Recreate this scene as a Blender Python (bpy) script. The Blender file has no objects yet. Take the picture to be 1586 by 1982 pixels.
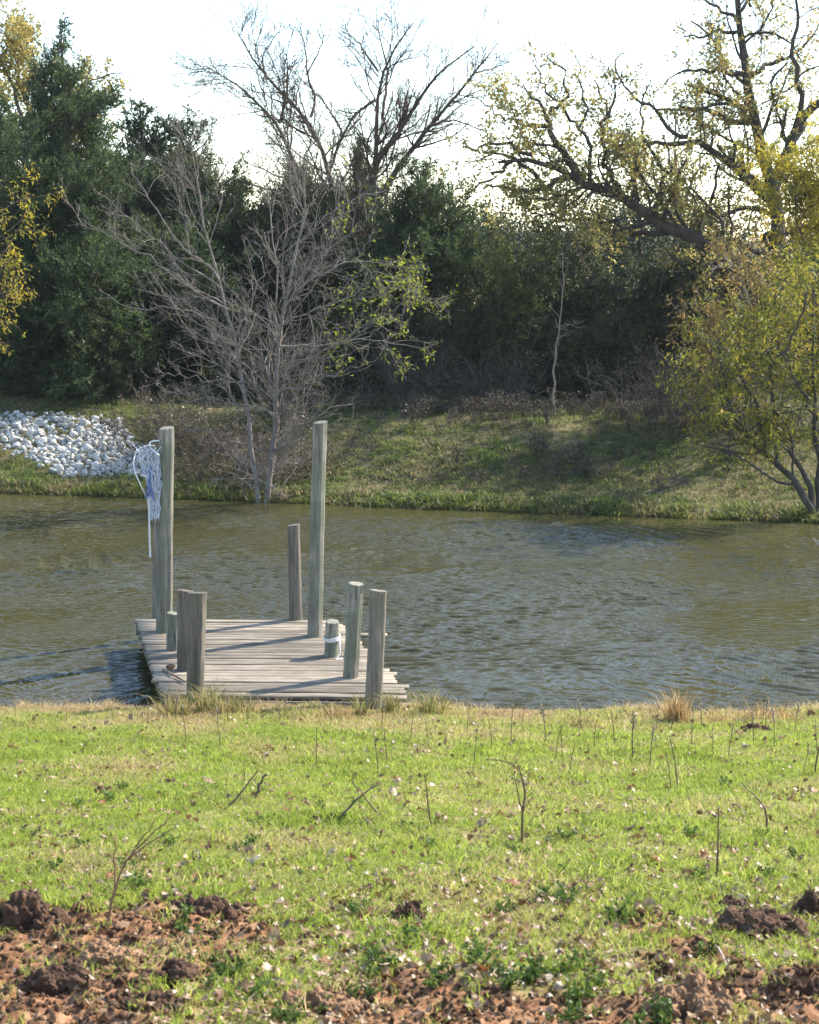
import bpy, math, random
import numpy as np
from mathutils import Vector

R = math.radians
VEIL_DENSITY = 0.00022
WAVE = 0.30
SC = bpy.context.scene
COL = SC.collection
rng = np.random.default_rng(7)
random.seed(7)

# ------------------------------------------------------------------ camera, sky, sun, exposure
F_PX, CX, CY, HOR = 3400.0, 793.0, 991.0, 470.0
CAM_Z = 5.0
PITCH = math.atan((CY - HOR) / F_PX)
cam_d = bpy.data.cameras.new("camera")
cam = bpy.data.objects.new("camera", cam_d)
COL.objects.link(cam)
cam.location = (0, 0, CAM_Z)
cam.rotation_euler = (math.pi / 2 - PITCH, 0, 0)
cam_d.sensor_fit = 'HORIZONTAL'
cam_d.sensor_width = 36
cam_d.lens = 36 * F_PX / 1586
cam_d.clip_start = 0.1
cam_d.clip_end = 3000
cam_d.dof.use_dof = True
cam_d.dof.focus_distance = 24
cam_d.dof.aperture_fstop = 9
SC.camera = cam

SUN_DIR = Vector((0.84, 0.54, 0.0)).normalized()
SUN_EL = R(40)
to_sun = Vector((SUN_DIR.x * math.cos(SUN_EL), SUN_DIR.y * math.cos(SUN_EL), math.sin(SUN_EL)))
world = bpy.data.worlds.new("World")
SC.world = world
world.use_nodes = True
wn = world.node_tree
wn.nodes.clear()
wo = wn.nodes.new('ShaderNodeOutputWorld')
bg = wn.nodes.new('ShaderNodeBackground')
sky = wn.nodes.new('ShaderNodeTexSky')
sky.sky_type = 'NISHITA'
sky.sun_disc = False
sky.sun_elevation = SUN_EL
sky.sun_rotation = math.atan2(SUN_DIR.x, SUN_DIR.y)
sky.air_density = 1.0
sky.dust_density = 0.4
sky.ozone_density = 1.5
bg.inputs['Strength'].default_value = 0.15
wn.links.new(sky.outputs[0], bg.inputs[0])
wn.links.new(bg.outputs[0], wo.inputs[0])
sun_d = bpy.data.lights.new("sun", 'SUN')
sun_d.energy = 3.9
sun_d.angle = R(0.53)
sun_d.color = (1.0, 0.93, 0.82)
sun = bpy.data.objects.new("sun", sun_d)
COL.objects.link(sun)
sun.rotation_euler = to_sun.to_track_quat('Z', 'Y').to_euler()
SC.view_settings.view_transform = 'Standard'
SC.view_settings.look = 'None'
SC.view_settings.gamma = 1
SC.view_settings.use_curve_mapping = False
SC.view_settings.exposure = 1.5
SC.render.engine = 'CYCLES'
SC.cycles.max_bounces = 7
SC.cycles.transparent_max_bounces = 8
SC.cycles.use_denoising = True

# ------------------------------------------------------------------ helpers: projection, noise, terrain
cp, sp_ = math.cos(PITCH), math.sin(PITCH)
def ray(px, py):
    x = (px - CX) / F_PX; u = -(py - CY) / F_PX
    return np.array([x, cp + u * sp_, -sp_ + u * cp])
def at_y(px, py, Y):                       # point of the pixel's ray at world distance Y
    d = ray(px, py)
    return np.array([0, 0, CAM_Z]) + d * (Y / d[1])
def on_z(px, py, z):
    d = ray(px, py)
    return np.array([0, 0, CAM_Z]) + d * ((z - CAM_Z) / d[2])

def _hash(i, j, s):
    n = (i.astype(np.int64) * 374761393 + j.astype(np.int64) * 668265263 + s * 974711) & 0x7fffffff
    n = ((n ^ (n >> 13)) * 1274126177) & 0x7fffffff
    return ((n ^ (n >> 16)) & 0xffff) / 65535.0
def vnoise(x, y, s=0):
    x = np.asarray(x, float); y = np.asarray(y, float)
    i = np.floor(x); j = np.floor(y); fx = x - i; fy = y - j
    fx = fx * fx * (3 - 2 * fx); fy = fy * fy * (3 - 2 * fy)
    a = _hash(i, j, s); b = _hash(i + 1, j, s); c = _hash(i, j + 1, s); d = _hash(i + 1, j + 1, s)
    return (a * (1 - fx) + b * fx) * (1 - fy) + (c * (1 - fx) + d * fx) * fy
def fbm(x, y, s=0, o=4):
    t = 0; a = 0.5; n = 0
    for k in range(o):
        t = t + a * vnoise(x * 2 ** k, y * 2 ** k, s + k * 17); n += a; a *= 0.5
    return t / n
def ss(a, b, x):
    t = np.clip((np.asarray(x, float) - a) / (b - a), 0, 1)
    return t * t * (3 - 2 * t)

def lip(x):        # edge of the near bank
    return 17.3 - 0.03 * x + 0.25 * (fbm(np.asarray(x) * 0.7, 0 * np.asarray(x) + 3.3, 5) - 0.5) - 0.12 * ss(0, 3, x)
def far_shore(x):
    return 33.3 - 0.25 * np.clip(x, -25, 25) + 0.35 * (fbm(np.asarray(x) * 0.45, 0 * np.asarray(x), 9) - 0.5)
def soil(x, y):    # 1 = bare broken soil, 0 = turf
    x = np.asarray(x, float); y = np.asarray(y, float)
    edge = 8.55 - 1.15 * ss(-1.1, 0.6, x) + 0.0 * x
    b = ss(edge + 0.9, edge - 0.9, y)
    n = fbm(x * 1.7 + 9, y * 1.1, 21, 4)
    m = ss(0.53, 0.64, n + (b - 0.5) * 0.42)
    left = ss(-0.4, -1.0, x) * ss(7.9, 7.3, y)
    return np.clip(np.maximum(m * ss(9.6, 8.2, y), left * ss(0.35, 0.5, n + 0.12)), 0, 1)
def height(x, y):
    x = np.asarray(x, float); y = np.asarray(y, float)
    L = lip(x)
    z = 2.96 - 0.152 * np.minimum(y, L)
    z = np.where(y < 0, 2.96 + 0.02 * np.abs(y), z)
    nearm = ss(4.5, 6.0, y)
    z = z + (fbm(x * 0.9, y * 0.9, 2, 3) - 0.5) * 0.12 * (y < 30)
    z = z + (fbm(x * 7, y * 7, 4, 3) - 0.5) * 0.035 * nearm * (y < 18)
    so = soil(x, y)
    cl = fbm(x * 9, y * 9, 33, 4)
    z = z + so * nearm * ((cl - 0.5) * 0.16 + (fbm(x * 28, y * 28, 37, 2) - 0.5) * 0.035 - 0.015)
    z = z - 1.15 * ss(L - 0.15, L + 1.5, y)
    s = y - far_shore(x)
    bank = 0.14 * ss(-0.05, 0.3, s) + 0.98 * ss(0.4, 5.0, s) + 0.018 * np.clip(s, 0, 400) \
        + (fbm(x * 0.5, y * 0.5, 11, 4) - 0.5) * 0.28 * ss(0.2, 3, s) + (fbm(x * 2.5, y * 2.5, 13, 3) - 0.5) * 0.10 * ss(0, 0.6, s)
    zf = -0.8 + 0.8 * ss(-2.5, 0.0, s) + bank
    w = ss(22, 26, y)
    z = z * (1 - w) + zf * w
    side = ss(55, 70, np.abs(x)) * (y > 0)
    return z + side * (1.6 - z) * ss(10, 20, y)
def ground_pt(px, py):
    d = ray(px, py); o = np.array([0, 0, CAM_Z])
    lo = 3.0; t = lo
    while t < 80:
        p = o + d * t
        if p[2] < float(height(p[0], p[1])): break
        t += 0.15
    a, b = t - 0.15, t
    for _ in range(10):
        m = (a + b) / 2; p = o + d * m
        if p[2] < float(height(p[0], p[1])): b = m
        else: a = m
    return o + d * b

# ------------------------------------------------------------------ helpers: meshes and objects
def mesh_np(name, V, faces, tone=None, smooth=False):
    """V (n,3); faces: list of int arrays (m,k). tone: per-vertex float attribute."""
    me = bpy.data.meshes.new(name)
    V = np.asarray(V, np.float32)
    faces = [np.asarray(f, np.int32) for f in faces if len(f)]
    me.vertices.add(len(V)); me.vertices.foreach_set('co', V.ravel())
    nl = sum(f.size for f in faces); npoly = sum(len(f) for f in faces)
    me.loops.add(nl); me.polygons.add(npoly)
    me.loops.foreach_set('vertex_index', np.concatenate([f.ravel() for f in faces]))
    tot = np.concatenate([np.full(len(f), f.shape[1], np.int32) for f in faces])
    st = np.concatenate([[0], np.cumsum(tot)[:-1]]).astype(np.int32)
    me.polygons.foreach_set('loop_start', st)
    if smooth: me.polygons.foreach_set('use_smooth', np.ones(npoly, bool))
    me.update(calc_edges=True)
    if tone is not None:
        a = me.attributes.new('tone', 'FLOAT', 'POINT')
        a.data.foreach_set('value', np.asarray(tone, np.float32))
    return me
def link(name, me, mat=None, parent=None):
    o = bpy.data.objects.new(name, me)
    COL.objects.link(o)
    if mat and me is not None and len(me.materials) == 0: me.materials.append(mat)
    if parent: o.parent = parent
    return o
def empty(name, loc=(0, 0, 0), rz=0):
    o = bpy.data.objects.new(name, None)
    o.location = loc; o.rotation_euler = (0, 0, rz); o.empty_display_size = 0.2
    COL.objects.link(o)
    return o
def tag(o, label=None, cat=None, group=None, kind=None):
    if label: o['label'] = label
    if cat: o['category'] = cat
    if group: o['group'] = group
    if kind: o['kind'] = kind
    return o
def clone(root, parent=None):
    c = root.copy(); COL.objects.link(c); c.parent = parent
    for ch in root.children: clone(ch, c)
    return c

def sweep(P, Rr, k=4):
    """P (M,n,3), Rr (M,n) -> verts, quads of M tubes with k sides"""
    M, n, _ = P.shape
    T = np.gradient(P, axis=1)
    T /= np.linalg.norm(T, axis=2, keepdims=True) + 1e-9
    mean = T.mean(1)
    ref = np.where(np.abs(mean[:, 2:3]) < 0.75, np.array([[0, 0, 1.]]), np.array([[1., 0.2, 0]]))[:, None, :]
    U = np.cross(T, np.broadcast_to(ref, T.shape)); U /= np.linalg.norm(U, axis=2, keepdims=True) + 1e-9
    W = np.cross(T, U)
    a = np.arange(k) * 2 * math.pi / k
    V = P[:, :, None, :] + Rr[:, :, None, None] * (np.cos(a)[None, None, :, None] * U[:, :, None, :] + np.sin(a)[None, None, :, None] * W[:, :, None, :])
    base = (np.arange(M) * n * k)[:, None, None]
    i = np.arange(n - 1)[None, :, None] * k
    j = np.arange(k)[None, None, :]; j2 = (j + 1) % k
    Q = np.stack([base + i + j, base + i + j2, base + i + k + j2, base + i + k + j], -1).reshape(-1, 4)
    return V.reshape(-1, 3), Q
def join_vf(parts):
    Vs, Fs, off = [], {}, 0
    for V, F in parts:
        Vs.append(V)
        for f in (F if isinstance(F, list) else [F]):
            f = np.asarray(f)
            if len(f): Fs.setdefault(f.shape[1], []).append(f + off)
        off += len(V)
    return np.concatenate(Vs), [np.concatenate(v) for v in Fs.values()]
def resample(pts, n):
    pts = np.asarray(pts, float)
    d = np.concatenate([[0], np.cumsum(np.linalg.norm(np.diff(pts, axis=0), axis=1))])
    t = np.linspace(0, d[-1], n)
    # smooth: Catmull-like by resampling a cubic through the points
    out = np.stack([np.interp(t, d, pts[:, c]) for c in range(3)], 1)
    for _ in range(2):
        out[1:-1] = 0.25 * out[:-2] + 0.5 * out[1:-1] + 0.25 * out[2:]
    return out
def unit(v): return v / (np.linalg.norm(v, axis=-1, keepdims=True) + 1e-9)
def children(P, Rr, dens, t0, t1, ratio, ang, n, rr, up, wig, rg, minr=0.003, maxlen=9, minlen=0.05, absr=None, taper=0.45):
    """twigs growing out of the branches P; all at once"""
    M, m, _ = P.shape
    L = np.linalg.norm(np.diff(P, axis=1), axis=2).sum(1)
    cnt = rg.poisson(dens * L) + (rg.random(M) < 0.5)
    idx = np.repeat(np.arange(M), cnt); K = len(idx)
    t = t0 + (t1 - t0) * rg.random(K)
    f = t * (m - 1); i0 = np.clip(f.astype(int), 0, m - 2); fr = (f - i0)[:, None]
    pos = P[idx, i0] * (1 - fr) + P[idx, i0 + 1] * fr
    tan = unit(P[idx, i0 + 1] - P[idx, i0])
    rad = Rr[idx, i0] * (1 - fr[:, 0]) + Rr[idx, i0 + 1] * fr[:, 0]
    pr = rg.normal(size=(K, 3)); pr -= (pr * tan).sum(1, keepdims=True) * tan; pr = unit(pr)
    a = ang * (0.7 + 0.6 * rg.random(K))[:, None]
    d = np.cos(a) * tan + np.sin(a) * pr
    ln = np.clip(L[idx] * ratio * (1.15 - 0.6 * t) * (0.45 + 0.9 * rg.random(K)), minlen, maxlen)
    out = np.zeros((K, n, 3)); out[:, 0] = pos
    st = (ln / (n - 1))[:, None]
    for s in range(1, n):
        d = unit(d + rg.normal(size=(K, 3)) * wig + np.array([0, 0, up]))
        out[:, s] = out[:, s - 1] + d * st
    r0 = np.maximum(rad * rr * (0.75 + 0.4 * rg.random(K)), minr)
    if absr: r0 = np.full(K, absr)
    RR = r0[:, None] * np.linspace(1, taper, n)[None, :]
    return out, np.maximum(RR, minr * 0.7)
def leaves_on(P, per_m, ln, wd, rg, spread=0.03, droop=0.0, follow=0.6, t0=0.2, tri=False, tone_lo=0, tone_hi=1):
    M, m, _ = P.shape
    L = np.linalg.norm(np.diff(P, axis=1), axis=2).sum(1)
    cnt = rg.poisson(per_m * L); idx = np.repeat(np.arange(M), cnt); K = len(idx)
    t = t0 + (1 - t0) * rg.random(K); f = t * (m - 1); i0 = np.clip(f.astype(int), 0, m - 2); fr = (f - i0)[:, None]
    pos = P[idx, i0] * (1 - fr) + P[idx, i0 + 1] * fr + rg.normal(size=(K, 3)) * spread
    tan = unit(P[idx, i0 + 1] - P[idx, i0])
    d = unit(tan * follow + rg.normal(size=(K, 3)) * 0.6 + np.array([0, 0, -droop]))
    s = unit(np.cross(d, rg.normal(size=(K, 3))))
    l = ln * (0.6 + 0.8 * rg.random(K))[:, None]; w = wd * (0.6 + 0.8 * rg.random(K))[:, None]
    br = np.repeat(rg.random(M), cnt)
    tone = np.clip(tone_lo + (tone_hi - tone_lo) * (0.5 * rg.random(K) + 0.5 * br), 0, 1)
    if tri:
        V = np.stack([pos - s * w * 0.5, pos + s * w * 0.5, pos + d * l], 1).reshape(-1, 3)
        Fc = np.arange(K * 3).reshape(-1, 3); tn = np.repeat(tone, 3)
    else:
        V = np.stack([pos, pos + d * l * 0.45 + s * w * 0.5, pos + d * l, pos + d * l * 0.45 - s * w * 0.5], 1).reshape(-1, 3)
        Fc = np.arange(K * 4).reshape(-1, 4); tn = np.repeat(tone, 4)
    return V, Fc, tn

# ------------------------------------------------------------------ materials
def nodes(m):
    m.use_nodes = True
    nt = m.node_tree; nt.nodes.clear()
    return nt, nt.nodes.new, nt.links.new
def ramp(N, stops):
    r = N('ShaderNodeValToRGB')
    e = r.color_ramp.elements
    while len(e) < len(stops): e.new(0.5)
    for el, (p, c) in zip(e, stops):
        el.position = p; el.color = (*c, 1)
    return r
def leaf_mat(name, stops, trans=0.45, rough=0.5, spec=0.25, tint=1.25, posnoise=0.25):
    m = bpy.data.materials.new(name); nt, N, Lk = nodes(m)
    out = N('ShaderNodeOutputMaterial'); at = N('ShaderNodeAttribute'); at.attribute_name = 'tone'
    geo = N('ShaderNodeNewGeometry'); nz = N('ShaderNodeTexNoise'); nz.inputs['Scale'].default_value = 0.9; nz.inputs['Detail'].default_value = 2
    Lk(geo.outputs['Position'], nz.inputs['Vector'])
    mx = N('ShaderNodeMath'); mx.operation = 'MULTIPLY_ADD'
    Lk(nz.outputs[0], mx.inputs[0]); mx.inputs[1].default_value = posnoise * 2
    sub = N('ShaderNodeMath'); sub.operation = 'SUBTRACT'; Lk(at.outputs['Fac'], sub.inputs[0]); sub.inputs[1].default_value = posnoise
    Lk(sub.outputs[0], mx.inputs[2])
    r = ramp(N, stops); Lk(mx.outputs[0], r.inputs[0])
    b = N('ShaderNodeBsdfPrincipled'); b.inputs['Roughness'].default_value = rough; b.inputs['Specular IOR Level'].default_value = spec
    Lk(r.outputs[0], b.inputs['Base Color'])
    tr = N('ShaderNodeBsdfTranslucent')
    hs = N('ShaderNodeHueSaturation'); hs.inputs['Value'].default_value = tint; hs.inputs['Saturation'].default_value = 1.05
    Lk(r.outputs[0], hs.inputs['Color']); Lk(hs.outputs[0], tr.inputs['Color'])
    ms = N('ShaderNodeMixShader'); ms.inputs[0].default_value = trans
    Lk(b.outputs[0], ms.inputs[1]); Lk(tr.outputs[0], ms.inputs[2]); Lk(ms.outputs[0], out.inputs[0])
    return m
def noisy_mat(name, stops, scale=(1, 1, 1), nscale=5, detail=6, rough=0.8, bump=0.3, bdist=0.01, spec=0.2, coords='Object', fine=None):
    m = bpy.data.materials.new(name); nt, N, Lk = nodes(m)
    out = N('ShaderNodeOutputMaterial'); tc = N('ShaderNodeTexCoord'); mp = N('ShaderNodeMapping')
    mp.inputs['Scale'].default_value = scale
    Lk(tc.outputs[coords], mp.inputs[0])
    nz = N('ShaderNodeTexNoise'); nz.inputs['Scale'].default_value = nscale; nz.inputs['Detail'].default_value = detail; nz.inputs['Roughness'].default_value = 0.65
    Lk(mp.outputs[0], nz.inputs['Vector'])
    r = ramp(N, stops); Lk(nz.outputs[0], r.inputs[0])
    b = N('ShaderNodeBsdfPrincipled'); b.inputs['Roughness'].default_value = rough; b.inputs['Specular IOR Level'].default_value = spec
    Lk(r.outputs[0], b.inputs['Base Color'])
    bp = N('ShaderNodeBump'); bp.inputs['Strength'].default_value = bump; bp.inputs['Distance'].default_value = bdist
    n2 = N('ShaderNodeTexNoise'); n2.inputs['Scale'].default_value = nscale * 3; n2.inputs['Detail'].default_value = 5
    Lk(mp.outputs[0], n2.inputs['Vector']); Lk(n2.outputs[0], bp.inputs['Height']); Lk(bp.outputs[0], b.inputs['Normal'])
    Lk(b.outputs[0], out.inputs[0])
    return m

M = {}
M['bark_pale'] = noisy_mat('bark_pale', [(0.3, (.105, .086, .070)), (0.7, (.30, .255, .215))], nscale=6, bump=0.4)
M['bark_dark'] = noisy_mat('bark_dark', [(0.3, (.035, .028, .022)), (0.7, (.11, .09, .07))], nscale=4, bump=0.6)
M['bark_brown'] = noisy_mat('bark_brown', [(0.3, (.06, .045, .032)), (0.7, (.17, .125, .085))], nscale=4, bump=0.5)
M['cedar'] = leaf_mat('cedar_needles', [(0, (.022, .040, .018)), (0.5, (.052, .080, .032)), (1, (.145, .170, .058))], trans=0.4, tint=1.25, spec=0.15)
M['cedar_grey'] = leaf_mat('juniper_needles', [(0, (.038, .050, .026)), (0.5, (.085, .098, .045)), (1, (.18, .18, .075))], trans=0.42, tint=1.25, spec=0.15)
M['evergreen'] = leaf_mat('evergreen_leaves', [(0, (.018, .028, .013)), (0.6, (.042, .056, .022)), (0.85, (.12, .125, .035)), (1, (.24, .22, .05))], trans=0.38, spec=0.3)
M['oak'] = leaf_mat('oak_leaves', [(0, (.20, .19, .06)), (0.5, (.34, .295, .09)), (0.85, (.44, .33, .11)), (1, (.42, .25, .08))], trans=0.5)
M['willow'] = leaf_mat('willow_leaves', [(0, (.055, .070, .015)), (0.45, (.155, .165, .026)), (0.8, (.33, .29, .04)), (1, (.38, .21, .045))], trans=0.5)
M['yellow'] = leaf_mat('yellow_leaves', [(0, (.16, .17, .03)), (0.5, (.36, .31, .045)), (1, (.48, .32, .05))], trans=0.55)
M['oliveleaf'] = leaf_mat('olive_leaves', [(0, (.04, .055, .02)), (0.5, (.08, .10, .03)), (1, (.19, .19, .05))], trans=0.45)
M['russet'] = leaf_mat('russet_leaves', [(0, (.09, .07, .03)), (0.5, (.20, .14, .05)), (1, (.36, .26, .07))], trans=0.45)
M['yellowgreen'] = leaf_mat('yellow_green_leaves', [(0, (.12, .16, .02)), (0.5, (.24, .28, .03)), (1, (.38, .36, .05))], trans=0.55)

def wood_mat(name, a, b_, c, axis='X', green=0.0, stretch=14):
    m = bpy.data.materials.new(name); nt, N, Lk = nodes(m)
    out = N('ShaderNodeOutputMaterial'); tc = N('ShaderNodeTexCoord'); oi = N('ShaderNodeObjectInfo')
    ad = N('ShaderNodeVectorMath'); ad.operation = 'ADD'; Lk(tc.outputs['Object'], ad.inputs[0])
    mu = N('ShaderNodeVectorMath'); mu.operation = 'SCALE'; mu.inputs['Scale'].default_value = 37.0
    cb = N('ShaderNodeCombineXYZ'); Lk(oi.outputs['Random'], cb.inputs[0]); Lk(oi.outputs['Random'], cb.inputs[1]); Lk(oi.outputs['Random'], cb.inputs[2])
    Lk(cb.outputs[0], mu.inputs[0]); Lk(mu.outputs[0], ad.inputs[1])
    mp = N('ShaderNodeMapping'); s = [stretch] * 3; s['XYZ'.index(axis)] = 0.9
    mp.inputs['Scale'].default_value = s; Lk(ad.outputs[0], mp.inputs[0])
    nz = N('ShaderNodeTexNoise'); nz.inputs['Scale'].default_value = 2.2; nz.inputs['Detail'].default_value = 8; nz.inputs['Roughness'].default_value = 0.7
    Lk(mp.outputs[0], nz.inputs['Vector'])
    big = N('ShaderNodeTexNoise'); big.inputs['Scale'].default_value = 2.6; big.inputs['Detail'].default_value = 4; Lk(ad.outputs[0], big.inputs['Vector'])
    r = ramp(N, [(0.28, a), (0.5, b_), (0.72, c)]); Lk(nz.outputs[0], r.inputs[0])
    # per-plank difference and weather stains
    hs = N('ShaderNodeHueSaturation'); mr = N('ShaderNodeMapRange'); mr.inputs['To Min'].default_value = 0.62; mr.inputs['To Max'].default_value = 1.25
    Lk(oi.outputs['Random'], mr.inputs['Value']); Lk(mr.outputs[0], hs.inputs['Value']); Lk(r.outputs[0], hs.inputs['Color'])
    mx = N('ShaderNodeMix'); mx.data_type = 'RGBA'; mx.blend_type = 'MULTIPLY'
    r2 = ramp(N, [(0.35, (.62, .64, .60)), (0.6, (1, 1, 1))]); Lk(big.outputs[0], r2.inputs[0])
    mx.inputs[0].default_value = 0.8; Lk(hs.outputs[0], mx.inputs[6]); Lk(r2.outputs[0], mx.inputs[7])
    ck = N('ShaderNodeMapping'); s2 = [stretch * 2.2] * 3; s2['XYZ'.index(axis)] = 0.7; ck.inputs['Scale'].default_value = s2; Lk(ad.outputs[0], ck.inputs[0])
    cn = N('ShaderNodeTexNoise'); cn.inputs['Scale'].default_value = 2; cn.inputs['Detail'].default_value = 3; Lk(ck.outputs[0], cn.inputs['Vector'])
    cr = ramp(N, [(0.33, (.22, .20, .18)), (0.40, (1, 1, 1))]); Lk(cn.outputs[0], cr.inputs[0])
    m4 = N('ShaderNodeMix'); m4.data_type = 'RGBA'; m4.blend_type = 'MULTIPLY'; m4.inputs[0].default_value = 0.85; Lk(mx.outputs[2], m4.inputs[6]); Lk(cr.outputs[0], m4.inputs[7])
    col = m4.outputs[2]
    if green:
        g = N('ShaderNodeMix'); g.data_type = 'RGBA'; n3 = N('ShaderNodeTexNoise'); n3.inputs['Scale'].default_value = 5; Lk(ad.outputs[0], n3.inputs['Vector'])
        r3 = ramp(N, [(0.42, (0, 0, 0)), (0.7, (green, green, green))]); Lk(n3.outputs[0], r3.inputs[0]); Lk(r3.outputs[0], g.inputs[0])
        Lk(col, g.inputs[6]); g.inputs[7].default_value = (.13, .15, .09, 1); col = g.outputs[2]
    b = N('ShaderNodeBsdfPrincipled'); b.inputs['Roughness'].default_value = 0.72; b.inputs['Specular IOR Level'].default_value = 0.3
    Lk(col, b.inputs['Base Color'])
    bp = N('ShaderNodeBump'); bp.inputs['Strength'].default_value = 0.7; bp.inputs['Distance'].default_value = 0.006
    Lk(nz.outputs[0], bp.inputs['Height']); Lk(bp.outputs[0], b.inputs['Normal']); Lk(b.outputs[0], out.inputs[0])
    return m
M['plank'] = wood_mat('weathered_plank', (.09, .068, .046), (.27, .22, .16), (.44, .37, .285), 'X')
M['post'] = wood_mat('weathered_post', (.09, .08, .062), (.235, .21, .165), (.34, .31, .25), 'Z', green=0.75, stretch=11)
M['post_brown'] = wood_mat('weathered_post_brown', (.10, .078, .06), (.25, .205, .16), (.36, .30, .24), 'Z', green=0.25, stretch=11)
M['joist'] = wood_mat('old_joist', (.05, .045, .04), (.12, .105, .09), (.2, .18, .15), 'Y')
M['stone'] = noisy_mat('white_limestone', [(0.25, (.38, .35, .31)), (0.5, (.60, .575, .53)), (0.8, (.74, .72, .68))], nscale=3, bump=0.5, bdist=0.03, rough=0.9)
nt = M['stone'].node_tree; bs = [n for n in nt.nodes if n.type == 'BSDF_PRINCIPLED'][0]; src = bs.inputs['Base Color'].links[0].from_socket
oi = nt.nodes.new('ShaderNodeNewGeometry'); mr = nt.nodes.new('ShaderNodeMapRange'); mr.inputs['To Min'].default_value = 0.55; mr.inputs['To Max'].default_value = 1.15
nt.links.new(oi.outputs['Random Per Island'], mr.inputs['Value']); o2 = nt.nodes.new('ShaderNodeObjectInfo'); ad2 = nt.nodes.new('ShaderNodeMath'); ad2.operation = 'MULTIPLY_ADD'
nt.links.new(o2.outputs['Random'], ad2.inputs[0]); ad2.inputs[1].default_value = 0.5; ad2.inputs[2].default_value = 0.65
mu2 = nt.nodes.new('ShaderNodeMath'); mu2.operation = 'MULTIPLY'; nt.links.new(mr.outputs[0], mu2.inputs[0]); nt.links.new(ad2.outputs[0], mu2.inputs[1])
hs = nt.nodes.new('ShaderNodeHueSaturation'); nt.links.new(mu2.outputs[0], hs.inputs['Value']); nt.links.new(src, hs.inputs['Color']); nt.links.new(hs.outputs[0], bs.inputs['Base Color'])
M['dirt'] = noisy_mat('dark_clod', [(0.35, (.055, .03, .018)), (0.6, (.12, .068, .042)), (0.78, (.24, .15, .095))], nscale=16, bump=1, bdist=0.02, rough=0.95)
M['dirt_pale'] = noisy_mat('pale_clod', [(0.3, (.13, .065, .032)), (0.7, (.38, .235, .13))], nscale=16, bump=1, bdist=0.02, rough=0.95)
M['stick'] = noisy_mat('dead_stick', [(0.3, (.10, .065, .045)), (0.7, (.26, .19, .14))], nscale=12, bump=0.4, bdist=0.003)
M['stick_pale'] = noisy_mat('pale_stick', [(0.3, (.30, .25, .20)), (0.7, (.52, .46, .38))], nscale=12, bump=0.4, bdist=0.003)
M['stem'] = noisy_mat('dry_stem', [(0.3, (.09, .055, .035)), (0.7, (.20, .13, .08))], nscale=12, bump=0.2, bdist=0.002)
M['stem_red'] = noisy_mat('reddish_stem', [(0.3, (.16, .085, .05)), (0.7, (.34, .20, .12))], nscale=12, bump=0.2, bdist=0.002)
M['seed'] = leaf_mat('seed_head', [(0, (.22, .17, .11)), (1, (.42, .35, .25))], trans=0.3)
M['rope'] = noisy_mat('white_rope', [(0.3, (.55, .53, .48)), (0.7, (.75, .73, .68))], nscale=30, bump=0.5, bdist=0.004)
M['net'] = noisy_mat('white_net', [(0.3, (.55, .60, .70)), (0.7, (.78, .80, .84))], nscale=8)
M['net_blue'] = noisy_mat('blue_cord', [(0.3, (.05, .08, .30)), (0.7, (.14, .20, .50))], nscale=8)
M['white_pole'] = noisy_mat('white_pole', [(0.3, (.60, .60, .56)), (0.7, (.75, .75, .72))], nscale=8, rough=0.4)

# ground
gm = bpy.data.materials.new('ground'); nt, N, Lk = nodes(gm)
out = N('ShaderNodeOutputMaterial'); geo = N('ShaderNodeNewGeometry')
at = N('ShaderNodeAttribute'); at.attribute_name = 'tone'
at2 = N('ShaderNodeAttribute'); at2.attribute_name = 'mud'
n1 = N('ShaderNodeTexNoise'); n1.inputs['Scale'].default_value = 14; n1.inputs['Detail'].default_value = 8; Lk(geo.outputs['Position'], n1.inputs['Vector'])
n2 = N('ShaderNodeTexNoise'); n2.inputs['Scale'].default_value = 1.3; n2.inputs['Detail'].default_value = 5; Lk(geo.outputs['Position'], n2.inputs['Vector'])
turf = ramp(N, [(0.25, (.08, .08, .025)), (0.5, (.19, .17, .06)), (0.75, (.38, .30, .16))]); Lk(n1.outputs[0], turf.inputs[0])
so_ = ramp(N, [(0.25, (.11, .050, .024)), (0.5, (.235, .120, .060)), (0.75, (.40, .25, .14))]); Lk(n1.outputs[0], so_.inputs[0])
mu_ = ramp(N, [(0.3, (.05, .04, .025)), (0.7, (.12, .095, .06))]); Lk(n1.outputs[0], mu_.inputs[0])
m1 = N('ShaderNodeMix'); m1.data_type = 'RGBA'; Lk(at.outputs['Fac'], m1.inputs[0]); Lk(turf.outputs[0], m1.inputs[6]); Lk(so_.outputs[0], m1.inputs[7])
m2 = N('ShaderNodeMix'); m2.data_type = 'RGBA'; Lk(at2.outputs['Fac'], m2.inputs[0]); Lk(m1.outputs[2], m2.inputs[6]); Lk(mu_.outputs[0], m2.inputs[7])
b = N('ShaderNodeBsdfPrincipled'); b.inputs['Roughness'].default_value = 0.95; b.inputs['Specular IOR Level'].default_value = 0.1
Lk(m2.outputs[2], b.inputs['Base Color'])
bp = N('ShaderNodeBump'); bp.inputs['Distance'].default_value = 0.03; bp.inputs['Strength'].default_value = 0.8; Lk(n1.outputs[0], bp.inputs['Height']); Lk(bp.outputs[0], b.inputs['Normal'])
Lk(b.outputs[0], out.inputs[0]); M['ground'] = gm

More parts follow.
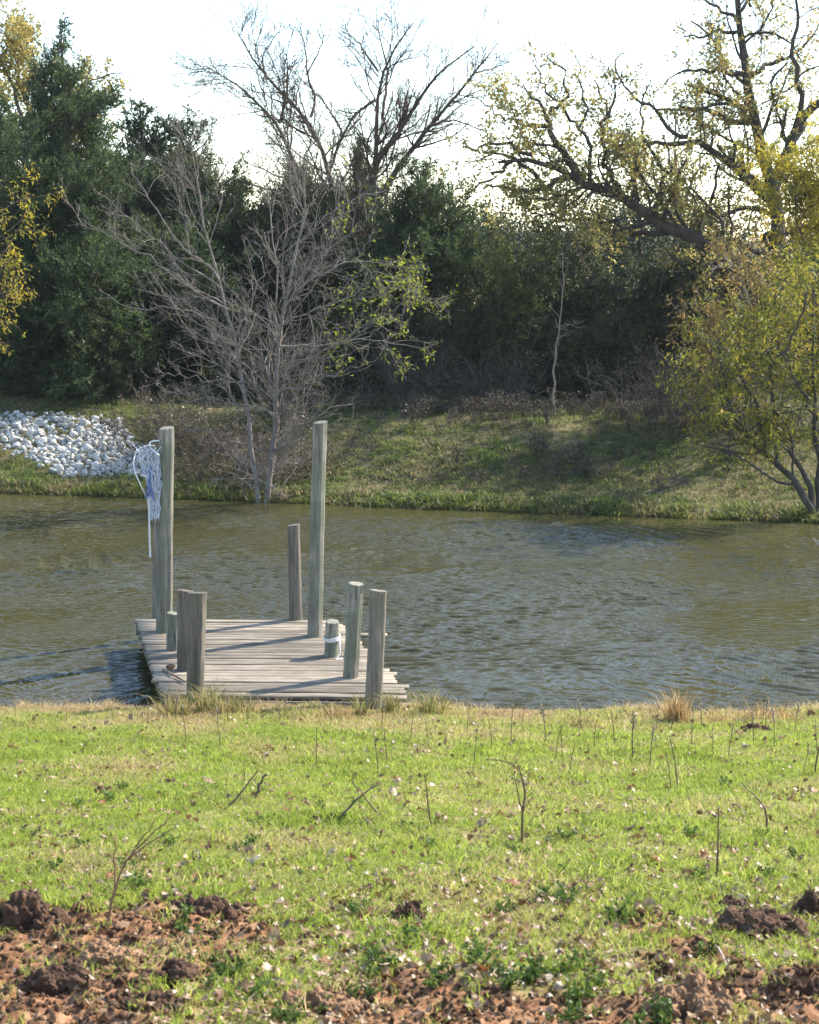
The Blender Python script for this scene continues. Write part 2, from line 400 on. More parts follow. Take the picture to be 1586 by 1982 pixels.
# water
wm = bpy.data.materials.new('pond_water'); nt, N, Lk = nodes(wm)
out = N('ShaderNodeOutputMaterial'); geo = N('ShaderNodeNewGeometry')
warp = N('ShaderNodeTexNoise'); warp.inputs['Scale'].default_value = 0.16; warp.inputs['Detail'].default_value = 2; Lk(geo.outputs['Position'], warp.inputs['Vector'])
sb = N('ShaderNodeVectorMath'); sb.operation = 'SUBTRACT'; Lk(warp.outputs['Color'], sb.inputs[0]); sb.inputs[1].default_value = (.5, .5, .5)
sc_ = N('ShaderNodeVectorMath'); sc_.operation = 'MULTIPLY'; Lk(sb.outputs[0], sc_.inputs[0]); sc_.inputs[1].default_value = (3.0, 5.5, 0)
ad = N('ShaderNodeVectorMath'); ad.operation = 'ADD'; Lk(geo.outputs['Position'], ad.inputs[0]); Lk(sc_.outputs[0], ad.inputs[1])
def wave_noise(scale, rz, detail, rough):
    mp = N('ShaderNodeMapping'); mp.inputs['Scale'].default_value = scale; mp.inputs['Rotation'].default_value = (0, 0, rz)
    Lk(ad.outputs[0], mp.inputs[0])
    nz = N('ShaderNodeTexNoise'); nz.inputs['Scale'].default_value = 1; nz.inputs['Detail'].default_value = detail; nz.inputs['Roughness'].default_value = rough
    Lk(mp.outputs[0], nz.inputs['Vector'])
    return nz
wa = wave_noise((2.1, 5.8, 1), R(-7), 3, 0.6)
wb = wave_noise((4.8, 12.5, 1), R(14), 2, 0.5)
gust = N('ShaderNodeTexNoise'); gust.inputs['Scale'].default_value = 0.22; gust.inputs['Detail'].default_value = 3; Lk(geo.outputs['Position'], gust.inputs['Vector'])
gr = N('ShaderNodeMapRange'); gr.inputs['From Min'].default_value = 0.32; gr.inputs['From Max'].default_value = 0.62
gr.inputs['To Min'].default_value = 0.30; gr.inputs['To Max'].default_value = 1.0; Lk(gust.outputs[0], gr.inputs['Value'])
# calmer under the lee of the far bank
sep = N('ShaderNodeSeparateXYZ'); Lk(geo.outputs['Position'], sep.inputs[0])
mxy = N('ShaderNodeMath'); mxy.operation = 'MULTIPLY_ADD'; Lk(sep.outputs[0], mxy.inputs[0]); mxy.inputs[1].default_value = 0.3; Lk(sep.outputs[1], mxy.inputs[2])
lee = N('ShaderNodeMapRange'); lee.inputs['From Min'].default_value = 26; lee.inputs['From Max'].default_value = 32.5
lee.inputs['To Min'].default_value = 1.0; lee.inputs['To Max'].default_value = 0.5; Lk(mxy.outputs[0], lee.inputs['Value'])
mm = N('ShaderNodeMath'); mm.operation = 'MULTIPLY'; Lk(gr.outputs[0], mm.inputs[0]); Lk(lee.outputs[0], mm.inputs[1])
b1 = N('ShaderNodeBump'); b1.inputs['Distance'].default_value = 0.04; Lk(mm.outputs[0], b1.inputs['Strength']); Lk(wa.outputs[0], b1.inputs['Height'])
b2 = N('ShaderNodeBump'); b2.inputs['Distance'].default_value = 0.025; Lk(mm.outputs[0], b2.inputs['Strength']); Lk(wb.outputs[0], b2.inputs['Height']); Lk(b1.outputs[0], b2.inputs['Normal'])
b = N('ShaderNodeBsdfPrincipled'); b.inputs['Base Color'].default_value = (.052, .047, .017, 1)
b.inputs['Roughness'].default_value = 0.03; b.inputs['IOR'].default_value = 1.33; Lk(b2.outputs[0], b.inputs['Normal'])
Lk(b.outputs[0], out.inputs[0]); M['water'] = wm

# ------------------------------------------------------------------ ground and water
def span(*seg):
    return np.unique(np.concatenate([np.arange(a, b, s) for a, b, s in seg]).round(4))
gx = span((-900, -100, 100), (-100, -20, 10), (-20, -6, 0.5), (-6, -4.9, 0.1), (-4.9, 4.9, 0.04), (4.9, 6, 0.1), (6, 20, 0.5), (20, 100, 10), (100, 901, 100))
gy = span((-200, -10, 20), (-10, 5, 1), (5, 5.8, 0.1), (5.8, 9.5, 0.032), (9.5, 18.9, 0.06), (18.9, 30, 0.5), (30, 46, 0.12), (46, 60, 1), (60, 140, 10), (140, 1500, 120))
X, Y = np.meshgrid(gx, gy)
Z = height(X, Y)
nx, ny = len(gx), len(gy)
V = np.stack([X, Y, Z], -1).reshape(-1, 3)
i = np.arange(ny - 1)[:, None] * nx; j = np.arange(nx - 1)[None, :]
Q = np.stack([i + j, i + j + 1, i + j + 1 + nx, i + j + nx], -1).reshape(-1, 4)
me = mesh_np('ground', V, [Q], tone=soil(X, Y).ravel(), smooth=True)
mud = me.attributes.new('mud', 'FLOAT', 'POINT')
mv = np.clip(0.55 * (Y > 30) + ss(0.12, -0.1, Z) * (Y > 16) + ss(0.55, 0.66, fbm(X * 0.8, Y * 0.8, 61, 4)) * (Y > 33) * 0.7 + ss(9, 14, Y - far_shore(X)) * (Y > 40) * 0.8, 0, 1)
mud.data.foreach_set('value', mv.ravel().astype(np.float32))
tag(link('ground', me, M['ground']), 'grassy ground sloping to the pond and rising again as the far bank', kind='structure')
wx = span((-80, -16, 8), (-16, -9.6, 0.4), (-9.6, 9.6, 0.042), (9.6, 16, 0.4), (16, 80.1, 8))
wy = span((15, 17.2, 0.3), (17.2, 34.8, 0.022), (34.8, 40, 0.4), (40, 62.1, 4))
WX, WY = np.meshgrid(wx, wy)
rw_ = np.random.default_rng(2024)
dx = (fbm(WX * 0.16, WY * 0.16, 301, 3) - 0.5) * 6.0; dy = (fbm(WX * 0.16, WY * 0.16, 302, 3) - 0.5) * 6.5
WZ = np.zeros_like(WX); slope2 = 0
for k in range(90):
    lam = 0.07 * (0.32 / 0.07) ** (rw_.random() ** 1.2)
    th = math.pi / 2 + rw_.normal() * 0.34 + 0.08
    kk = 2 * math.pi / lam; am = lam ** 1.0 * (0.5 + rw_.random()); slope2 += (am * kk) ** 2 / 2
    WZ += am * np.sin(kk * (math.cos(th) * (WX + dx) + math.sin(th) * (WY + dy)) + rw_.random() * 6.28)
WZ *= WAVE / math.sqrt(slope2)
WZ += 0.3 * WAVE * 0.10 * (fbm(WX * 4, WY * 9, 303, 2) - 0.5)
env = 0.18 + 1.22 * ss(0.34, 0.62, fbm(WX * 0.22 + 4, WY * 0.30, 305, 3))
env *= 1 - 0.55 * ss(27.5, 32.5, WY + 0.25 * WX)                                   # lee of the far bank
env += 0.75 * np.exp(-((WX - 2.3) / 1.9) ** 2 - ((WY - 29.6) / 0.75) ** 2)         # gust patch
env *= 1 - 0.45 * np.exp(-((WX - 3.0) / 1.8) ** 2 - ((WY - 19.2) / 1.5) ** 2)      # calmer by the near bank
env *= ss(15, 9.6, np.abs(WX)) * ss(36, 34.5, WY) * ss(16.5, 17.3, WY)
WZ *= env
nw, mw = len(wx), len(wy)
V = np.stack([WX, WY, WZ], -1).reshape(-1, 3)
i = np.arange(mw - 1)[:, None] * nw; j = np.arange(nw - 1)[None, :]
me = mesh_np('water', V, [np.stack([i + j, i + j + 1, i + j + 1 + nw, i + j + nw], -1).reshape(-1, 4)], smooth=True)
tag(link('pond_water', me, M['water']), 'rippled olive green pond water reflecting the pale sky', kind='structure')

# ------------------------------------------------------------------ geometry-node scatter for uncountable ground cover
def scatter(name, protos, P, idx, rot, scl, label, parent=None):
    """one object: the meshes in protos stand on the points P"""
    pc = bpy.data.collections.new(name + '_sources')
    for k, (me_, mat_) in enumerate(protos):
        o = bpy.data.objects.new('%s_source_%02d' % (name, k), me_)
        if len(me_.materials) == 0: me_.materials.append(mat_)
        pc.objects.link(o)
    me = bpy.data.meshes.new(name)
    me.vertices.add(len(P)); me.vertices.foreach_set('co', np.asarray(P, np.float32).ravel())
    a = me.attributes.new('pick', 'INT', 'POINT'); a.data.foreach_set('value', np.asarray(idx, np.int32))
    a = me.attributes.new('turn', 'FLOAT_VECTOR', 'POINT'); a.data.foreach_set('vector', np.asarray(rot, np.float32).ravel())
    a = me.attributes.new('grow', 'FLOAT_VECTOR', 'POINT'); a.data.foreach_set('vector', np.asarray(scl, np.float32).ravel())
    me.update()
    ng = bpy.data.node_groups.new(name + '_nodes', 'GeometryNodeTree')
    ng.interface.new_socket('Geometry', in_out='INPUT', socket_type='NodeSocketGeometry')
    ng.interface.new_socket('Geometry', in_out='OUTPUT', socket_type='NodeSocketGeometry')
    N = ng.nodes.new; Lk = ng.links.new
    gi = N('NodeGroupInput'); go = N('NodeGroupOutput'); ci = N('GeometryNodeCollectionInfo')
    ci.inputs['Collection'].default_value = pc; ci.inputs['Separate Children'].default_value = True; ci.inputs['Reset Children'].default_value = True
    ip = N('GeometryNodeInstanceOnPoints'); ip.inputs['Pick Instance'].default_value = True
    def na(nm, dt):
        n = N('GeometryNodeInputNamedAttribute'); n.data_type = dt; n.inputs['Name'].default_value = nm; return n
    a1 = na('pick', 'INT'); a2 = na('turn', 'FLOAT_VECTOR'); a3 = na('grow', 'FLOAT_VECTOR')
    er = N('FunctionNodeEulerToRotation')
    Lk(gi.outputs[0], ip.inputs['Points']); Lk(ci.outputs[0], ip.inputs['Instance'])
    Lk(a1.outputs[0], ip.inputs['Instance Index']); Lk(a2.outputs[0], er.inputs[0]); Lk(er.outputs[0], ip.inputs['Rotation']); Lk(a3.outputs[0], ip.inputs['Scale'])
    Lk(ip.outputs[0], go.inputs[0])
    o = link(name, me)
    md = o.modifiers.new('scatter', 'NODES'); md.node_group = ng
    tag(o, label, kind='stuff')
    return o
def tuft(nb, h, w, rad, lean, rg, tone=(0, 1)):
    a = rg.random(nb) * 6.283; r = rad * np.sqrt(rg.random(nb))
    base = np.stack([np.cos(a) * r, np.sin(a) * r, -0.01 + 0 * r], 1)
    d = rg.normal(size=(nb, 2)); d /= np.linalg.norm(d, axis=1, keepdims=True)
    hh = h * (0.45 + 0.8 * rg.random(nb)); ln = lean * (0.3 + rg.random(nb))
    D = np.concatenate([d, 0 * hh[:, None]], 1)
    side = np.stack([-d[:, 1], d[:, 0], 0 * hh], 1)
    tw = rg.random(nb) * 3.14; side = side * np.cos(tw)[:, None] + D * np.sin(tw)[:, None]
    w_ = w * (0.6 + 0.7 * rg.random(nb))[:, None]
    up = np.array([0, 0, 1.])
    mid = base + up * (hh * 0.55)[:, None] + D * (hh * ln * 0.35)[:, None]
    tip = base + up * (hh * (1 - 0.35 * ln))[:, None] + D * (hh * ln)[:, None]
    V = np.stack([base - side * w_ / 2, base + side * w_ / 2, mid + side * w_ * 0.42, mid - side * w_ * 0.42, tip], 1).reshape(-1, 3)
    o = (np.arange(nb) * 5)[:, None]
    t = np.repeat(tone[0] + (tone[1] - tone[0]) * rg.random(nb), 5)
    return V, [o + np.array([[0, 1, 2, 3]]), o + np.array([[3, 2, 4]])], t
def grass_mat(name, stops_lush, stops_dry, dry_lo, dry_hi):
    """green or straw blades; which of the two follows where the blade stands and chance"""
    m = bpy.data.materials.new(name); nt, N, Lk = nodes(m)
    out = N('ShaderNodeOutputMaterial'); at = N('ShaderNodeAttribute'); at.attribute_name = 'tone'
    geo = N('ShaderNodeNewGeometry'); oi = N('ShaderNodeObjectInfo')
    n1 = N('ShaderNodeTexNoise'); n1.inputs['Scale'].default_value = 1.1; n1.inputs['Detail'].default_value = 4; Lk(geo.outputs['Position'], n1.inputs['Vector'])
    sep = N('ShaderNodeSeparateXYZ'); Lk(geo.outputs['Position'], sep.inputs[0])
    mr = N('ShaderNodeMapRange'); mr.inputs['From Min'].default_value = dry_lo; mr.inputs['From Max'].default_value = dry_hi
    mr.inputs['To Min'].default_value = 0; mr.inputs['To Max'].default_value = 0.33; Lk(sep.outputs[1], mr.inputs['Value'])
    s1 = N('ShaderNodeMath'); s1.operation = 'ADD'; Lk(n1.outputs[0], s1.inputs[0]); Lk(mr.outputs[0], s1.inputs[1])
    s2 = N('ShaderNodeMath'); s2.operation = 'MULTIPLY_ADD'; Lk(at.outputs['Fac'], s2.inputs[0]); s2.inputs[1].default_value = 0.42; Lk(s1.outputs[0], s2.inputs[2])
    mask = ramp(N, [(0.80, (0, 0, 0)), (0.92, (1, 1, 1))]); Lk(s2.outputs[0], mask.inputs[0])
    l = ramp(N, stops_lush); d = ramp(N, stops_dry); Lk(oi.outputs['Random'], l.inputs[0]); Lk(at.outputs['Fac'], d.inputs[0])
    mx = N('ShaderNodeMix'); mx.data_type = 'RGBA'; Lk(mask.outputs[0], mx.inputs[0]); Lk(l.outputs[0], mx.inputs[6]); Lk(d.outputs[0], mx.inputs[7])
    b = N('ShaderNodeBsdfPrincipled'); b.inputs['Roughness'].default_value = 0.5; b.inputs['Specular IOR Level'].default_value = 0.3; Lk(mx.outputs[2], b.inputs['Base Color'])
    tr = N('ShaderNodeBsdfTranslucent'); hs = N('ShaderNodeHueSaturation'); hs.inputs['Value'].default_value = 1.3; Lk(mx.outputs[2], hs.inputs['Color']); Lk(hs.outputs[0], tr.inputs['Color'])
    ms = N('ShaderNodeMixShader'); ms.inputs[0].default_value = 0.5; Lk(b.outputs[0], ms.inputs[1]); Lk(tr.outputs[0], ms.inputs[2]); Lk(ms.outputs[0], out.inputs[0])
    return m
M['grass'] = grass_mat('meadow_grass', [(0, (.18, .24, .032)), (0.5, (.29, .355, .05)), (1, (.40, .43, .085))],
                       [(0, (.30, .21, .09)), (1, (.56, .43, .23))], 14.6, 17.4)
M['bankgrass'] = grass_mat('bank_grass', [(0, (.045, .07, .017)), (0.5, (.10, .14, .03)), (1, (.20, .25, .055))],
                           [(0, (.13, .095, .05)), (1, (.30, .24, .13))], 20, 300)

def in_poly(px, py, poly):
    c = np.zeros(px.shape, bool); n = len(poly); j = n - 1
    for i in range(n):
        xi, yi = poly[i]; xj, yj = poly[j]
        k = ((yi > py) != (yj > py)) & (px < (xj - xi) * (py - yi) / (yj - yi + 1e-9) + xi)
        c ^= k; j = i
    return c
def project(P):
    d = P - np.array([0, 0, CAM_Z])
    fwd = d[:, 1] * cp - d[:, 2] * sp_; up = d[:, 1] * sp_ + d[:, 2] * cp
    return CX + F_PX * d[:, 0] / fwd, CY - F_PX * up / fwd
rip_poly = [(-420, 780), (0, 800), (130, 806), (235, 818), (262, 850), (300, 872), (312, 905), (300, 930), (240, 916), (130, 925), (75, 895), (0, 868), (-420, 850)]
M['fringe'] = grass_mat('fringe_grass', [(0, (.07, .09, .02)), (0.5, (.14, .16, .035)), (1, (.25, .26, .065))], [(0, (.16, .12, .06)), (1, (.36, .29, .15))], 10, 200)
rg = np.random.default_rng(11)
def cloud(n, x0, x1, y0, y1, keep, rg):
    x = x0 + (x1 - x0) * rg.random(n); y = y0 + (y1 - y0) * rg.random(n)
    k = keep(x, y) > rg.random(n)
    x, y = x[k], y[k]
    return np.stack([x, y, height(x, y)], 1)
def rots(n, rg, tilt=0.15):
    return np.stack([rg.normal(size=n) * tilt, rg.normal(size=n) * tilt, rg.random(n) * 6.283], 1)
def scl3(s): return np.repeat(s[:, None], 3, 1)
# near meadow
prot = []
for k in range(8):
    V, Fc, t = tuft(22, 0.050, 0.0048, 0.055, 0.9, rg)
    prot.append((mesh_np('grass_tuft', V, Fc, tone=t), M['grass']))
keep = lambda x, y: (np.abs(x) < 0.245 * y + 0.9) * (y < lip(x) + 0.25) * (1 - 0.93 * soil(x, y)) * (0.35 + 0.65 * ss(6.3, 9.5, y) + 0.0) * np.clip(0.35 + 1.5 * (fbm(x * 2.3, y * 2.3, 71, 3) - 0.3), 0.12, 1)
P = cloud(125000, -5.6, 5.6, 5.6, 17.7, keep, rg)
n = len(P); print('grass tufts', n)
scatter('meadow_grass', prot, P, rg.integers(0, 8, n), rots(n, rg, 0.12), scl3((0.55 + 0.75 * rg.random(n)) * (1 + 0.12 * ss(10.5, 7, P[:, 1])) * (0.55 + 1.1 * fbm(P[:, 0] * 2.4, P[:, 1] * 2.4, 77, 3)) * np.where(rg.random(n) < 0.02, 1.6, 1)),
        'short bright green meadow grass of the near bank, tawny along the water')
# long grass at the lip
prot = []
for k in range(5):
    V, Fc, t = tuft(26, 0.20, 0.006, 0.07, 1.1, rg, (0.25, 1))
    prot.append((mesh_np('edge_tuft', V, Fc, tone=t), M['grass']))
P = cloud(16000, -5.6, 5.6, 16.4, 17.8, lambda x, y: ss(0.35, 0.1, np.abs(y - lip(x) - 0.05)) * ss(0.42, 0.6, fbm(x * 1.6, y * 0.5, 81, 3)) * 0.5, rg)
n = len(P)
scatter('shore_grass', prot, P, rg.integers(0, 5, n), rots(n, rg, 0.2), scl3(0.25 + 0.6 * rg.random(n) ** 2), 'ragged tawny grass fringe where the near bank meets the water')
# far bank
prot = []
for k in range(6):
    V, Fc, t = tuft(30, 0.085, 0.012, 0.14, 1.2, rg)
    prot.append((mesh_np('bank_tuft', V, Fc, tone=t), M['bankgrass']))
P = cloud(62000, -11, 11, 30.5, 52, lambda x, y: (y > far_shore(x) - 0.05) * (np.abs(x) < 0.25 * y + 1) * np.clip(0.2 + 2.2 * (fbm(x * 0.9, y * 0.9, 91, 4) - 0.3), 0.15, 1) * (1 - 0.6 * ss(42, 48, y)), rg)
qx, qy = project(P); P = P[~in_poly(qx, qy, rip_poly) | (rg.random(len(P)) < 0.04)]
n = len(P); s = (0.5 + 0.8 * rg.random(n)) * (1 + 0.7 * ss(0.9, 0.1, P[:, 1] - far_shore(P[:, 0])))
scatter('bank_grass', prot, P, rg.integers(0, 6, n), rots(n, rg, 0.15), scl3(s), 'rough olive and brown grass covering the far bank')
# bright fringe in the shallows of the far shore
prot = []
for k in range(4):
    V, Fc, t = tuft(24, 0.17, 0.016, 0.12, 0.9, rg, (0, 0.8))
    prot.append((mesh_np('fringe_tuft', V, Fc, tone=t), M['fringe']))
x = -11 + 22 * rg.random(2300); y = far_shore(x) - 0.12 + 0.3 * rg.random(len(x)) ** 1.5
k = ss(0.35, 0.55, fbm(x * 0.9, y * 0.3, 101, 3)) > rg.random(len(x)); x, y = x[k], y[k]
P = np.stack([x, y, np.maximum(height(x, y), -0.03)], 1); n = len(P)
scatter('waterline_grass', prot, P, rg.integers(0, 4, n), rots(n, rg, 0.2), scl3(0.45 + 0.7 * rg.random(n)), 'bright green grass fringe along the far waterline')
# dry weeds along the foot of the trees
prot = []
for k in range(5):
    nb = 9
    P0 = np.zeros((nb, 5, 3)); a = rg.random(nb) * 6.28
    for s_ in range(1, 5):
        P0[:, s_] = P0[:, s_ - 1] + np.stack([np.cos(a) * 0.045, np.sin(a) * 0.045, 0.13 + 0 * a], 1) + rg.normal(size=(nb, 3)) * 0.018
    P0[:, :, :2] += rg.normal(size=(nb, 1, 2)) * 0.08
    R0 = np.full((nb, 5), 0.005) * np.linspace(1, .5, 5)
    C, CR = children(P0, R0, 9, 0.3, 1, 0.35, 0.7, 3, 0.6, 0.1, 0.2, rg, minr=0.003)
    V1, Q1 = sweep(P0, R0, 3); V2, Q2 = sweep(C, CR, 3)
    lv, lf, lt = leaves_on(C, 28, 0.035, 0.03, rg, spread=0.015)
    V, Fc = join_vf([(V1, Q1), (V2, Q2), (lv, lf)])
    prot.append((mesh_np('dry_weed', V, Fc, tone=np.concatenate([np.full(len(V1) + len(V2), 0.3), lt])), M['seed_dark'] if 'seed_dark' in M else M.setdefault('seed_dark', leaf_mat('dry_weed', [(0, (.04, .03, .02)), (0.5, (.09, .07, .05)), (1, (.26, .21, .15))], trans=0.25))))
P = cloud(9000, -11, 11, 34, 44, lambda x, y: (np.abs(x) < 0.25 * y + 1) * np.maximum(np.exp(-((y - far_shore(x) - 5.2 + 0.5 * np.sin(x)) / 0.9) ** 2) * (x > -3.2) * 0.32,
        0.22 * (y - far_shore(x) > 1) * (y - far_shore(x) < 5) * (ss(0.52, 0.62, fbm(x * 0.8, y * 0.8, 111, 3)) * (x > -1))), rg)
n = len(P); s = 0.2 + 0.75 * rg.random(n) ** 1.6
scatter('dry_weeds', prot, P, rg.integers(0, 5, n), rots(n, rg, 0.1), scl3(s), 'dry grey brown weeds at the foot of the far trees')

# ------------------------------------------------------------------ riprap of white limestone
ico_cache = {}
def ico(sub):
    if sub in ico_cache: return ico_cache[sub]
    t = (1 + 5 ** 0.5) / 2
    v = [(-1, t, 0), (1, t, 0), (-1, -t, 0), (1, -t, 0), (0, -1, t), (0, 1, t), (0, -1, -t), (0, 1, -t), (t, 0, -1), (t, 0, 1), (-t, 0, -1), (-t, 0, 1)]
    f = [(0, 11, 5), (0, 5, 1), (0, 1, 7), (0, 7, 10), (0, 10, 11), (1, 5, 9), (5, 11, 4), (11, 10, 2), (10, 7, 6), (7, 1, 8), (3, 9, 4), (3, 4, 2), (3, 2, 6), (3, 6, 8), (3, 8, 9), (4, 9, 5), (2, 4, 11), (6, 2, 10), (8, 6, 7), (9, 8, 1)]
    v = [np.array(p) / np.linalg.norm(p) for p in v]
    for _ in range(sub):
        mid = {}; nf = []
        def m(a, b):
            key = (min(a, b), max(a, b))
            if key not in mid:
                p = v[a] + v[b]; v.append(p / np.linalg.norm(p)); mid[key] = len(v) - 1
            return mid[key]
        for a, b, c in f:
            x, y, z = m(a, b), m(b, c), m(c, a); nf += [(a, x, z), (b, y, x), (c, z, y), (x, y, z)]
        f = nf
    ico_cache[sub] = (np.array(v), np.array(f)); return ico_cache[sub]
def stone_vf(rg, sub=1, cuts=7):
    v, f = ico(sub); v = v.copy()
    for _ in range(cuts):                       # flat broken faces
        n_ = unit(rg.normal(size=3)); d = 0.45 + 0.35 * rg.random()
        h = v @ n_; k = h > d; v[k] -= np.outer(h[k] - d, n_)
    v += rg.normal(size=v.shape) * 0.025
    v *= np.array([1, 0.6 + 0.4 * rg.random(), 0.5 + 0.35 * rg.random()])
    return v, f
stone_vs = [stone_vf(rg, 1, 16) for _ in range(12)]
stone_mes = [mesh_np('stone', v, [f]) for v, f in stone_vs]
for m_ in stone_mes: m_.materials.append(M['stone'])
stones = []
for _ in range(9000):
    x = -12 + 8 * rg.random(); y = 33.5 + 8.5 * rg.random()
    stones.append((x, y))
S = np.array(stones); S = np.column_stack([S, height(S[:, 0], S[:, 1])])
qx, qy = project(S); S = S[in_poly(qx + rg.normal(size=len(S)) * 5, qy + rg.normal(size=len(S)) * 3, rip_poly)]
placed = []
for p in S:
    r = 0.05 + 0.09 * rg.random() ** 1.9
    ok = True
    for q in placed:
        if abs(q[0] - p[0]) < 0.3 and abs(q[1] - p[1]) < 0.35 and (q[0] - p[0]) ** 2 + (q[1] - p[1]) ** 2 < ((q[3] + r) * 0.66) ** 2: ok = False; break
    if ok: placed.append((p[0], p[1], p[2], r))
print('stones', len(placed))
pl = np.array(placed); qx, qy = project(pl[:, :3])
score = pl[:, 3] / pl[:, 1] * ((qx > -15) & (qx < 330)) * np.where((qx > 300), 0.5, 1)
order = np.argsort(-score)
c0 = ground_pt(110, 910)
rip = empty('riprap', tuple(c0)); tag(rip, 'bank of broken white limestone riprap above the far waterline', 'rock pile')
rest = []
for n_, k in enumerate(order):
    x, y, z, r = placed[k]; z += r * 0.25
    vi = int(rg.integers(0, 12)); rot = rg.random(3) * 6.28
    if n_ < 300:
        o = link('stone', stone_mes[vi], None, rip)
        o.location = (x - c0[0], y - c0[1], z - c0[2]); o.rotation_euler = (rot[0] * 0.12, rot[1] * 0.12, rot[2]); o.scale = (r * 1.25, r * 1.25, r * 1.15)
    else: rest.append((x, y, z, r, vi, rot[2]))
# a lower layer fills the gaps between the stones
for k in range(0, len(S), 1):
    rest.append((S[k][0], S[k][1], S[k][2] - 0.03, 0.05 + 0.05 * rg.random(), int(rg.integers(0, 12)), rg.random() * 6.28))
parts = []
for x, y, z, r, vi, a in rest:
    v, f = stone_vs[vi]; c, s_ = math.cos(a), math.sin(a)
    w = v * r * 1.25; w = np.stack([w[:, 0] * c - w[:, 1] * s_ + x - c0[0], w[:, 0] * s_ + w[:, 1] * c + y - c0[1], w[:, 2] + z - c0[2]], 1)
    parts.append((w, f))
V, Fc = join_vf(parts)
o = link('small_stones', mesh_np('small_stones', V, Fc), M['stone'], rip); o['kind'] = 'stuff'

# ------------------------------------------------------------------ trees
def trace(pts, Y, wob=0.25, rg=rng, end=0.0, n=14, rough=0.02):
    """limb along picture points, at distance Y; the limb swings in depth by wob and ends `end` nearer/farther"""
    m = len(pts); ph = rg.random() * 6.28
    out = []
    for k, (px, py) in enumerate(pts):
        t = k / max(1, m - 1)
        out.append(at_y(px, py, Y + wob * math.sin(ph + 3.0 * t) * min(1, t * 2.0) - wob * 0 + end * t))
    P = resample(out, n); P[1:] += rg.normal(size=(n - 1, 3)) * rough
    return P
def limb_set(spec, Y, rg, n=14, rough=0.03):
    """spec: (points, r0, r1, depth_end)"""
    P = np.stack([trace(s[0], Y + (s[4] if len(s) > 4 else 0), 0.15, rg, s[3], n, rough) for s in spec])
    RR = np.stack([np.linspace(s[1], s[2], n) for s in spec])
    return P, RR
def build_tree(name, label, cat, Y, spec, levels, bark, leaf=None, rg=None, leafmask=None, group=None, sides=7, twig_name='twigs', rough=0.03, trunk_n=1, thick=1.0):
    """levels: list of dict for children(); leaf: dict(mat, per_m, ln, wd, ...) applied to last level(s)"""
    P, RR = limb_set(spec, Y, rg, rough=rough)
    RR = RR * thick
    base = P[0][0].copy(); base[2] = float(height(base[0], base[1]))
    root = tag(empty(name, tuple(base)), label, cat, group)
    V, Q = sweep(P[:trunk_n], RR[:trunk_n], sides)
    link('trunk', mesh_np('trunk', V - base, [Q], smooth=True), bark, root)
    if len(P) > trunk_n:
        V, Q = sweep(P[trunk_n:], RR[trunk_n:], sides)
        link('limbs', mesh_np('limbs', V - base, [Q], smooth=True), bark, root)
    cur = [(P, RR)]; parts = []; lp = []
    src = (P, RR)
    allp = []
    for li, kw in enumerate(levels):
        kw = dict(kw); k = kw.pop('k', 3 if li else 4)
        C, CR = children(src[0], src[1], rg=rg, **kw)
        keepm = C[:, -1, 2] > float(base[2]) + 0.15
        C, CR = C[keepm], CR[keepm]
        parts.append(sweep(C, CR, k)); allp.append(C); src = (C, CR)
    V, Fc = join_vf(parts)
    link(twig_name, mesh_np(twig_name, V - base, Fc, smooth=False), bark, root)
    if leaf:
        leaf = dict(leaf); mat = leaf.pop('mat'); lv = leaf.pop('levels', 1); nm = leaf.pop('name', 'leaves')
        VV, FF, TT = [], [], []
        for C in allp[-lv:]:
            if leafmask is not None: C = C[leafmask(C[:, -1])]
            if len(C) == 0: continue
            v, f, t = leaves_on(C, rg=rg, **leaf); VV.append((v, f)); TT.append(t)
        V, Fc = join_vf(VV)
        link(nm, mesh_np(nm, V - base, Fc, tone=np.concatenate(TT)), mat, root)
        print(name, 'leaves', sum(len(f) for f in Fc))
    return root

def g0(px, Y):      # picture row of the ground under column px at distance Y
    x = (px - CX) / F_PX * Y * 1.01
    P = np.array([[x, Y, float(height(x, Y))]]); a, b = project(P); return (px, float(b[0]) + 6)

